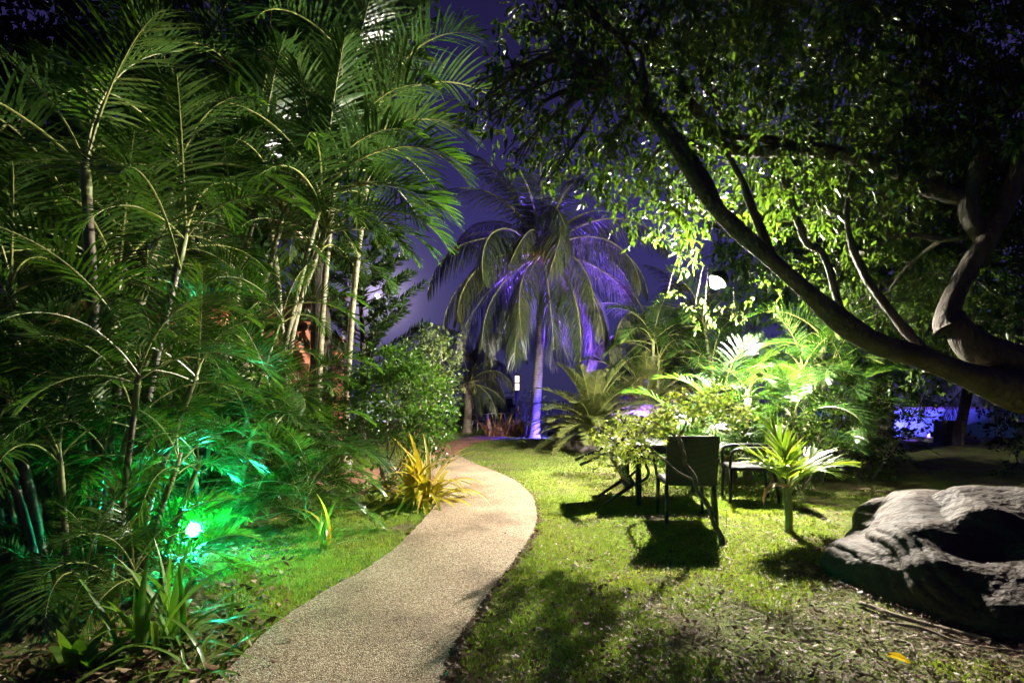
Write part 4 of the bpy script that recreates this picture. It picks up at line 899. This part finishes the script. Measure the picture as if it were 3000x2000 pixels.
# young coconut seedling
def seedling():
    b = G(2312, 1560); root = thing('young_coconut', 'young coconut seedling with bright yellow green leaves beside the rock', 'palm', (b.x, b.y, gz(b.x, b.y)))
    for k, (dx, dy, tx, ty) in enumerate(((0, 0, -.02, 0), (.015, .01, .01, .01), (-.012, .012, -.05, .02))):
        mb = MB(); mb.tube(smooth_pts([(dx, dy, -.03), (dx * 1.2, dy, .18), (tx, ty, .42)], 5), [.026 - .0015 * i for i in range(11)], 8); obj('stem', mb.mesh('stem', M_PETIOLE, True), root)
    F_ = [frond_mesh('young_frond', .56, 17, .33, .013, el, ar, .15, .05, .30, 700 + i, [M_YOUNGCOCO, M_PETIOLE], rr=.009, tipang=12, baseang=48) for i, (el, ar) in enumerate(((86, 30), (72, 48), (60, 60), (50, 66)))]
    for i, (az, f, s) in enumerate(((.3, 1, 1.0), (2.9, 1, 1.0), (1.4, 0, .9), (-.5, 2, 1.0), (3.6, 2, 1.0), (-2.2, 2, .85), (.9, 3, .9), (-1.0, 3, .8), (2.2, 0, 1.0))):
        obj('frond', F_[f], root, (-.01, 0, .30 + .02 * i), (0, 0, az), s)
    obj('leaf', strap_mesh('leaf', .46, .034, 58, 60, M_YOUNGCOCO, 3), root, (0, 0, .42), (0, 0, -.1))
    obj('dead_leaf', strap_mesh('dead_leaf', .4, .035, 20, 120, M_LITTER, 5, fold=.8), root, (-.02, -.02, .42), (0, 0, 3.4))
seedling()

# ------------------------------------------------------------------ strap leaved plants
LILY = [strap_mesh('lily_leaf', 1, .030, el, ar, M_LILY, 20 + i) for i, (el, ar) in enumerate(((80, 50), (68, 80), (55, 90), (42, 80), (30, 60), (75, 20)))]
BROAD = [strap_mesh('broad_leaf', 1, .085, el, ar, M_LILY, 30 + i, fold=.12) for i, (el, ar) in enumerate(((72, 20), (58, 40), (42, 45), (25, 40)))]
YL = [strap_mesh('yellow_leaf', 1, .035, el, ar, M_YLILY, 40 + i) for i, (el, ar) in enumerate(((82, 50), (70, 90), (58, 110), (46, 120), (32, 110), (18, 90)))]
CRO = [strap_mesh('croton_leaf', 1, .05, el, ar, M_CROTON, 50 + i) for i, (el, ar) in enumerate(((84, 15), (72, 30), (60, 50), (45, 60)))]
q = G(1235, 1478); strap_clump('strap_leaf_clump', 'large yellow striped strap leaf clump at the path bend', q, YL, 84, .62, 1.0, spread=.14)
q = G(950, 1612); strap_clump('strap_leaf_clump', 'yellow green strap leaf plant on the grass left of the path', q, YL[:3] + LILY[:5], 20, .32, .55, spread=.04)
q = G(672, 1835); strap_clump('strap_leaf_clump', 'small five leaved plant beside the lower path edge', q, LILY[1:5], 7, .18, .28, spread=.01)
q = G(395, 1935); strap_clump('strap_leaf_clump', 'dark lily clump with long leaves in the lower left foreground', (q.x, q.y + .15), LILY, 40, .34, .66, spread=.12)
q = G(215, 1975); strap_clump('broad_leaf_plant', 'broad leaved green plant at the lower left corner', (q.x, q.y + .06), BROAD, 13, .22, .42, spread=.05)
q = G(560, 1985); strap_clump('strap_leaf_clump', 'low spreading lily leaves touching the bottom path edge', (q.x, q.y + .05), LILY[2:5], 14, .25, .48, spread=.06)
q = G(60, 2040); strap_clump('strap_leaf_clump', 'little grassy tuft in the extreme bottom left corner', q, LILY[:3], 9, .12, .25, spread=.05)
q = G(1100, 1425); strap_clump('strap_leaf_clump', 'green strap leaf clump under the rounded shrub', (q.x + .35, q.y + .3), LILY[:4], 22, .4, .65, spread=.1)
strap_clump('strap_leaf_clump', 'narrow leaved tuft at the foot of the green lamp', (-2.26, 3.52), LILY[:3], 16, .22, .36, spread=.07)
for i, (px, lab) in enumerate(((1440, 'croton clump with orange leaves at the left end of the hedge'), (1475, 'croton clump with orange leaves in the middle of the hedge'), (1515, 'croton clump with orange leaves at the right end of the hedge by the trunk'))):
    q = G(px, 1279); strap_clump('croton_clump', lab, q, CRO, 30, .45, .95, group='croton hedge', spread=.22)

# ------------------------------------------------------------------ rock
def rock():
    cx, cy_ = 3.42, 3.42; NU, NV = 420, 170; vs = []
    fb = lambda p, o=4: mnoise.fractal(p, .9, 2.1, o)
    sm = lambda a, b_, x: (lambda t: t * t * (3 - 2 * t))(max(0.0, min(1.0, (x - a) / (b_ - a))))
    for j in range(NV + 1):
        v = -.30 + (math.pi / 2 + .30) * j / NV
        for i in range(NU):
            u = 2 * math.pi * i / NU
            d = Vector((math.cos(u) * math.cos(v), math.sin(u) * math.cos(v), math.sin(v)))
            se = lambda c, e: math.copysign(abs(c) ** e, c)
            p = Vector((se(d.x, .95) * 1.16, se(d.y, .85) * 1.10, se(d.z, .85) * .66))
            big = fb(p * .9 + Vector((4.2, 1.1, 7)), 3); mid = fb(p * 2.1 + Vector((9, 3, 2)), 4)
            wedge = .62 + .38 * sm(-1.15, -.15, p.x)            # low at the left end, full height to the right
            k = 1 + .14 * big + .035 * mid
            q = Vector((p.x * k, p.y * k, p.z * wedge * (1 + .22 * big + .05 * mid)))
            # broad flowing folds, finer ripples only at the left end
            wv = q.x * .9 - q.y * .75 + q.z * 1.9 + .50 * fb(q * .9 + Vector((1, 8, 3)), 2)
            left = sm(-.50, -.85, p.x) * sm(-.8, -.4, p.y) * sm(.7, .3, p.y); up = sm(-.05, .15, q.z)
            rid = (abs(math.sin(wv * 15)) ** .6 - .6); fold = (1 - abs(math.sin(wv * 3.1 + .9))) ** 1.6
            off = .022 * rid * left * up - .055 * fold * up
            # a dark hollow high on the camera side toward the right
            e = ((q.x + .10) / .42) ** 2 + ((q.y + .42) / .34) ** 2 + ((q.z - .46) / .17) ** 2
            off -= .26 * math.exp(-e)
            e = ((q.x - .45) / .5) ** 2 + ((q.y + .75) / .34) ** 2 + ((q.z - .46) / .16) ** 2
            off -= .30 * math.exp(-e)
            q = q + Vector((d.x, d.y, d.z * .9)) * off
            q += d * .005 * fb(p * 11, 5)
            vs.append(q - Vector((0, 0, .03)))
    fs = [(j * NU + i, j * NU + (i + 1) % NU, (j + 1) * NU + (i + 1) % NU, (j + 1) * NU + i) for j in range(NV) for i in range(NU)]
    mb = MB(); mb.add(vs, fs)
    mat = rough_mat('sandstone', [(0.28, (.010, .006, .004)), (0.42, (.025, .016, .011)), (0.56, (.048, .031, .022)), (0.66, (.028, .021, .012)), (0.8, (.076, .052, .038))], 2.2, .78, 1.0, 30, dist=.016, detail=13)
    tag(obj('boulder', mb.mesh('boulder', mat, True), None, (cx, cy_, 0)), 'large weathered boulder with swirling ridges at the lower right', 'rock')
rock()
def small_rock(name, label, loc, s, seed, mat):
    mb = MB(); vs = []; NU, NV = 28, 14
    for j in range(NV + 1):
        v = -math.pi / 2 + math.pi * j / NV
        for i in range(NU):
            u = 2 * math.pi * i / NU; d = Vector((math.cos(u) * math.cos(v), math.sin(u) * math.cos(v), math.sin(v)))
            k = 1 + .35 * mnoise.fractal(d * 1.1 + Vector((seed, 2, 0)), .9, 2, 4); vs.append((d.x * s[0] * k, d.y * s[1] * k, d.z * s[2] * k))
    fs = [(j * NU + i, j * NU + (i + 1) % NU, (j + 1) * NU + (i + 1) % NU, (j + 1) * NU + i) for j in range(NV) for i in range(NU)]
    mb.add(vs, fs); tag(obj(name, mb.mesh(name, mat, True), None, (loc[0], loc[1], gz(loc[0], loc[1]) + s[2] * .3)), label, 'rock')
q = G(1700, 1322); small_rock('stone', 'purplish flat stone at the foot of the spreading sago palm', (q.x, q.y), (.42, .3, .2), 3, M_STONE3)
small_rock('stone', 'pinkish stone in the violet light, left of the pair', (12.9, 15.35), (.42, .25, .25), 4, M_STONE2)
small_rock('stone', 'pinkish stone in the violet light, right of the pair', (13.55, 15.3), (.45, .25, .2), 5, M_STONE2)
q = G(985, 1385); small_rock('stone', 'small pale stone beside the pinkish side path', (q.x, q.y + .3), (.16, .12, .16), 6, M_STONE2)
q = G(420, 1960); 
for lab, pts_, rad in (('gnarled surface root along the foot of the boulder', [(2520, 1770), (2640, 1818), (2760, 1845), (2900, 1885)], .016),
                       ('thin surface root in front of the boulder', [(2600, 1830), (2700, 1850), (2820, 1890), (2960, 1915)], .009),
                       ('short forked root near the yellow leaf', [(2620, 1880), (2670, 1900), (2680, 1940)], .007)):
    mb = MB(); pp = smooth_pts([G(*a) + Vector((0, 0, .012 + .01 * (i % 2))) for i, a in enumerate(pts_)], 6); mb.tube(pp, [rad * (1 - .6 * i / len(pp)) for i in range(len(pp))], 7, wob=.3)
    tag(obj('surface_root', mb.mesh('surface_root', M_WOODTWIG, True)), lab, 'root')
def yellow_leaf():
    q = G(2632, 1952); mb = MB(); vs = []; n = 10
    for i in range(n + 1):
        s = i / n; wd = .022 * math.sin(math.pi * min(1, .12 + s * .86)) ** .6
        for k in range(7):
            a = math.radians(-80 + 160 * k / 6); vs.append((s * .088 - .044, wd * math.sin(a), .004 + wd * (1 - math.cos(a)) * 1.0 + .006 * math.sin(s * 3)))
    fs = [(i * 7 + k, i * 7 + k + 1, (i + 1) * 7 + k + 1, (i + 1) * 7 + k) for i in range(n) for k in range(6)]
    mb.add(vs, fs); tag(obj('fallen_leaf', mb.mesh('fallen_leaf', M_YELLOWLEAF, True), None, (q.x, q.y, gz(q.x, q.y) + .022), (0, .1, -.75)), 'curled bright yellow fallen leaf on the ground at lower right', 'leaf')
yellow_leaf()

# ------------------------------------------------------------------ table and chairs
def chair_parts(root, mat=None, frame=None):
    """rattan armchair facing +Y, feet at z=0"""
    mat = mat or M_RATTAN; frame = frame or M_BLACKMETAL
    mb = MB(); mb.box((0, .0, .415), (.50, .50, .055), bev=.015); mb.box((0, .235, .375), (.48, .02, .05)); obj('seat', mb.mesh('seat', mat), root)
    mb = MB(); K = 8; vs = []
    for s in (0, 1):
        for j in range(7):
            z = .40 + .50 * j / 6; y = -.255 - .09 * (j / 6) ** 1.3
            for i in range(K + 1):
                x = -.25 + .5 * i / K; vs.append((x, y - .02 * math.cos(math.pi * (i / K - .5)) - (.03 if s else 0), z))
    W_ = K + 1; fs = [(j * W_ + i, j * W_ + i + 1, (j + 1) * W_ + i + 1, (j + 1) * W_ + i) for j in range(6) for i in range(K)]
    o_ = 7 * W_; fs += [(o_ + b, o_ + a, o_ + d, o_ + c) for a, b, c, d in [(f[0], f[1], f[2], f[3]) for f in fs]]
    for i in range(K): fs += [(6 * W_ + i, 6 * W_ + i + 1, o_ + 6 * W_ + i + 1, o_ + 6 * W_ + i), (i + 1, i, o_ + i, o_ + i + 1)]
    for j in range(6): fs += [((j + 1) * W_, j * W_, o_ + j * W_, o_ + (j + 1) * W_), (j * W_ + K, (j + 1) * W_ + K, o_ + (j + 1) * W_ + K, o_ + j * W_ + K)]
    mb.add(vs, fs); obj('backrest', mb.mesh('backrest', mat), root)
    for sx in (-1, 1):
        mb = MB(); mb.tube([(sx * .235, .235, .40), (sx * .24, .25, 0)], [.021, .018], 8); obj('leg', mb.mesh('leg', frame, True), root)
        mb = MB(); mb.tube([(sx * .235, -.24, .42), (sx * .245, -.30, 0)], [.021, .018], 8); obj('leg', mb.mesh('leg', frame, True), root)
        mb = MB(); mb.tube(smooth_pts([(sx * .25, -.325, .66), (sx * .27, -.15, .665), (sx * .275, .14, .655), (sx * .275, .235, .60), (sx * .245, .25, .42)], 5), .017, 8); obj('armrest', mb.mesh('armrest', frame, True), root)
def chair(label, x, y, rz, cat='chair', mats=(None, None), group='black rattan chairs around the table'):
    root = thing('rattan_chair', label, cat, (x, y, gz(x, y)), rz, group); chair_parts(root, *mats); return root
chair('black rattan armchair with its back to the camera', 1.83, 5.42, math.radians(-6))
chair('black rattan armchair right of the table, facing left', 2.92, 6.35, math.radians(78))
t = chair('black rattan armchair tipped forward against the table, legs in the air', 1.12, 6.35, 0)
t.rotation_mode = 'QUATERNION'
# faces +X, tipped 58 degrees about its front feet
Mx = Matrix.Translation((1.10, 6.33, .015)) @ Matrix.Rotation(math.radians(58), 4, 'Y') @ Matrix.Rotation(math.radians(-90), 4, 'Z') @ Matrix.Translation((0, -.25, 0))
loc, rotq, _ = Mx.decompose(); t.location = loc; t.rotation_quaternion = rotq
chair('black rattan armchair half hidden behind the sago palms', 2.75, 10.6, math.radians(175))
def table():
    x, y = 1.98, 6.52; root = thing('rattan_table', 'square black rattan table under the small leaning tree', 'table', (x, y, gz(x, y)), math.radians(-4))
    mb = MB(); mb.box((0, 0, .725), (.98, .98, .035), bev=.008); obj('tabletop', mb.mesh('tabletop', M_RATTAN), root)
    for i, (a, b_) in enumerate(((0, 1), (0, -1), (1, 0), (-1, 0))):
        mb = MB(); mb.box((a * .455, b_ * .455, .665), (.03 if a else .90, .03 if b_ else .90, .085)); obj('apron', mb.mesh('apron', M_RATTAN), root)
    for sx in (-1, 1):
        for sy in (-1, 1):
            mb = MB(); mb.box((sx * .44, sy * .44, .352), (.06, .06, .704), bev=.006); obj('leg', mb.mesh('leg', M_RATTAN), root)
table()
# far terrace: chairs and a table before the sea
for lab, x, y, rz in (('pale framed chair on the far lawn, left of the short palm', -2.15, 22.3, 2.9), ('pale framed chair on the far lawn, just right of the short palm', -1.35, 21.6, -2.6), ('pale framed chair on the far lawn, behind the croton hedge', -.75, 22.8, 2.4), ('pale framed chair on the far lawn, farthest right before the pale lit trunk', .02, 22.5, 2.8)):
    chair(lab, x, y, rz, mats=(M_BLACKMETAL, M_PALEMETAL), group='chairs on the far lawn')
root = thing('garden_table', 'low dark table on the far lawn before the sea', 'table', (-2.75, 21.5, 0)); mb = MB(); mb.box((0, 0, .72), (1.0, .8, .04), bev=.01); obj('tabletop', mb.mesh('tabletop', M_BLACKMETAL), root)
for sx in (-1, 1):
    for sy in (-1, 1):
        mb = MB(); mb.tube([(sx * .4, sy * .3, .70), (sx * .42, sy * .32, 0)], .02, 6); obj('leg', mb.mesh('leg', M_PALEMETAL), root)
# small path marker light stake near the small tree
q = G(2128, 1545); root = thing('garden_stake', 'thin dark stake standing in the grass by the small leaning tree', 'stake', (q.x, q.y, 0)); mb = MB(); mb.tube([(0, 0, -.02), (0, 0, .17)], .003, 5); obj('rod', mb.mesh('rod', M_BLACKMETAL), root)
mb = MB(); mb.box((-.01, 0, .175), (.035, .012, .008)); obj('cap', mb.mesh('cap', M_BLACKMETAL), root)

# ------------------------------------------------------------------ house, wall, yacht
def house():
    root = thing('terracotta_house', 'terracotta coloured house glimpsed through the palms at far left', 'house', (-8.6, 11.0, 0))
    mb = MB(); mb.box((0, 1.5, 1.45), (8.0, 3.0, 3.0)); obj('wall', mb.mesh('wall', M_HOUSE), root)
    for x in (-2.6, .2, 2.7):
        mb = MB(); 
        for a, b_, c_, d_ in ((-.52, 0, .08, 1.3), (.52, 0, .08, 1.3), (0, .62, 1.12, .08), (0, -.62, 1.12, .08), (0, 0, .05, 1.2)): mb.box((x + a, -.03, 1.5 + b_), (c_, .07, d_))
        wn = obj('window', mb.mesh('window', M_FRAME), root)
        mb = MB(); mb.box((x - .26, -.008, 1.5), (.46, .01, 1.15)); mb2 = MB(); mb2.box((x + .26, -.008, 1.5), (.46, .01, 1.15)); obj('pane', mb.mesh('pane', M_GLASS), wn); obj('pane', mb2.mesh('pane', M_GLASS), wn)
        mb = MB(); mb.box((x, -.07, .82), (1.3, .16, .06)); obj('sill', mb.mesh('sill', M_HOUSE), wn)
    mb = MB(); rt = Matrix.Rotation(math.radians(24), 3, 'X'); mb.box((0, .9, 3.36), (8.8, 3.4, .06), rot=rt); roof = obj('roof', mb.mesh('roof', M_FRAME), root)
    tb = MB(); vs = []
    for yy in (0, 1):
        for k in range(7): a = math.pi * k / 6; vs.append((-.13 * math.cos(a), yy * .42, .05 * math.sin(a) + (.035 if yy == 0 else 0)))
    tb.add(vs, [(k, k + 1, k + 8, k + 7) for k in range(6)]); tme = tb.mesh('tile', M_ROOF, True)
    for rw in range(6):
        for c_ in range(33):
            p = Vector((-4.3 + c_ * .268, -1.72 + rw * .38, .035)); p = rt @ p + Vector((0, .9, 3.36)); obj('tile', tme, roof, p, (math.radians(24), 0, 0))
    return root
house()
def wall_lamp(label, x, z):
    y = 10.9; root = thing('wall_lamp', label, 'lamp', (x, y, z)); mb = MB(); mb.box((0, .07, 0), (.10, .04, .16), bev=.01); mb.tube([(0, .06, .05), (0, -.03, .05)], .012, 6); obj('bracket', mb.mesh('bracket', M_FRAME), root)
    mb = MB(); globe(mb, (0, -.08, 0), .07); obj('lit_globe', mb.mesh('lit_globe', MATS.get('wall_lamp') or emit_mat('wall_lamp', (1, .70, .48), 480), True), root)
wall_lamp('round wall lamp on the house seen between the leaning palm stems', P(700, 930, 10.9).x, P(700, 915, 10.9).z)
wall_lamp('round wall lamp on the house at the far left edge', P(150, 980, 10.9).x, P(150, 960, 10.9).z)
root = thing('garden_wall', 'garden wall with the cyan light glow put into its colour at the right', 'wall', (13.6, 17.4, 0)); mb = MB(); mb.box((0, 0, .45), (7.0, .2, 1.0)); obj('wall_face', mb.mesh('wall_face', M_WALLT), root); mb = MB(); mb.box((0, 0, .98), (7.1, .3, .08)); obj('coping', mb.mesh('coping', M_STONE2), root)
q = P(2775, 1240, 14.2); root = thing('planter_box', 'dark square planter box in front of the glowing wall', 'planter', (q.x, q.y, 0)); mb = MB(); mb.box((0, 0, .33), (.46, .4, .66), bev=.015); obj('box', mb.mesh('box', M_PLANTER), root); mb = MB(); mb.box((0, 0, .665), (.5, .44, .04), bev=.01); obj('rim', mb.mesh('rim', M_PLANTER), root)
def yacht():
    Y = 85.0; root = thing('motor_yacht', 'dark motor yacht moored on the sea beyond the lawn', 'boat', (-3.2, Y, -1.0)); hm = rough_mat('yacht_paint', [(.3, (.05, .05, .07)), (.7, (.07, .07, .09))], 2, .4, 0)
    mb = MB(); prof = [(-5.2, 1.05, 0), (-3.6, 1.3, .9), (0, 1.35, 1.5), (4.2, 1.3, 1.5)]
    top = [(-5.4, 0, 1.9), (-3.6, -1.3, 1.8), (0, -1.6, 1.6), (4.4, -1.5, 1.5), (4.4, 1.5, 1.5), (0, 1.6, 1.6), (-3.6, 1.3, 1.8)]; bot = [(-4.4, 0, -.2), (-3.2, -.7, -.2), (0, -1.1, -.2), (4.2, -1.1, -.2), (4.2, 1.1, -.2), (0, 1.1, -.2), (-3.2, .7, -.2)]
    n = 7; mb.add(top + bot, [tuple(range(n)), tuple(range(2 * n - 1, n - 1, -1))] + [(i, n + i, n + (i + 1) % n, (i + 1) % n) for i in range(n)]); obj('hull', mb.mesh('hull', hm), root)
    mb = MB(); mb.add([(-2.6, -1.1, 1.6), (3.4, -1.1, 1.5), (3.4, 1.1, 1.5), (-2.6, 1.1, 1.6), (-1.4, -1, 2.6), (3.3, -1, 2.6), (3.3, 1, 2.6), (-1.4, 1, 2.6)], [(0, 1, 5, 4), (1, 2, 6, 5), (2, 3, 7, 6), (3, 0, 4, 7), (4, 5, 6, 7)]); obj('cabin', mb.mesh('cabin', hm), root)
    mb = MB(); mb.box((.9, -1.07, 2.1), (3.4, .06, .45)); obj('window', mb.mesh('window', M_GLASS), root)
    mb = MB(); mb.box((1.2, 0, 2.75), (5.0, 2.2, .12)); obj('flybridge', mb.mesh('flybridge', hm), root)
    mb = MB(); mb.box((1.6, 0, 3.5), (3.2, 1.9, .1)); 
    for sx in (.3, 2.9): mb.tube([(sx, -.8, 2.8), (sx + .2, -.8, 3.5)], .05, 6); mb.tube([(sx, .8, 2.8), (sx + .2, .8, 3.5)], .05, 6)
    obj('hardtop', mb.mesh('hardtop', hm), root)
yacht()
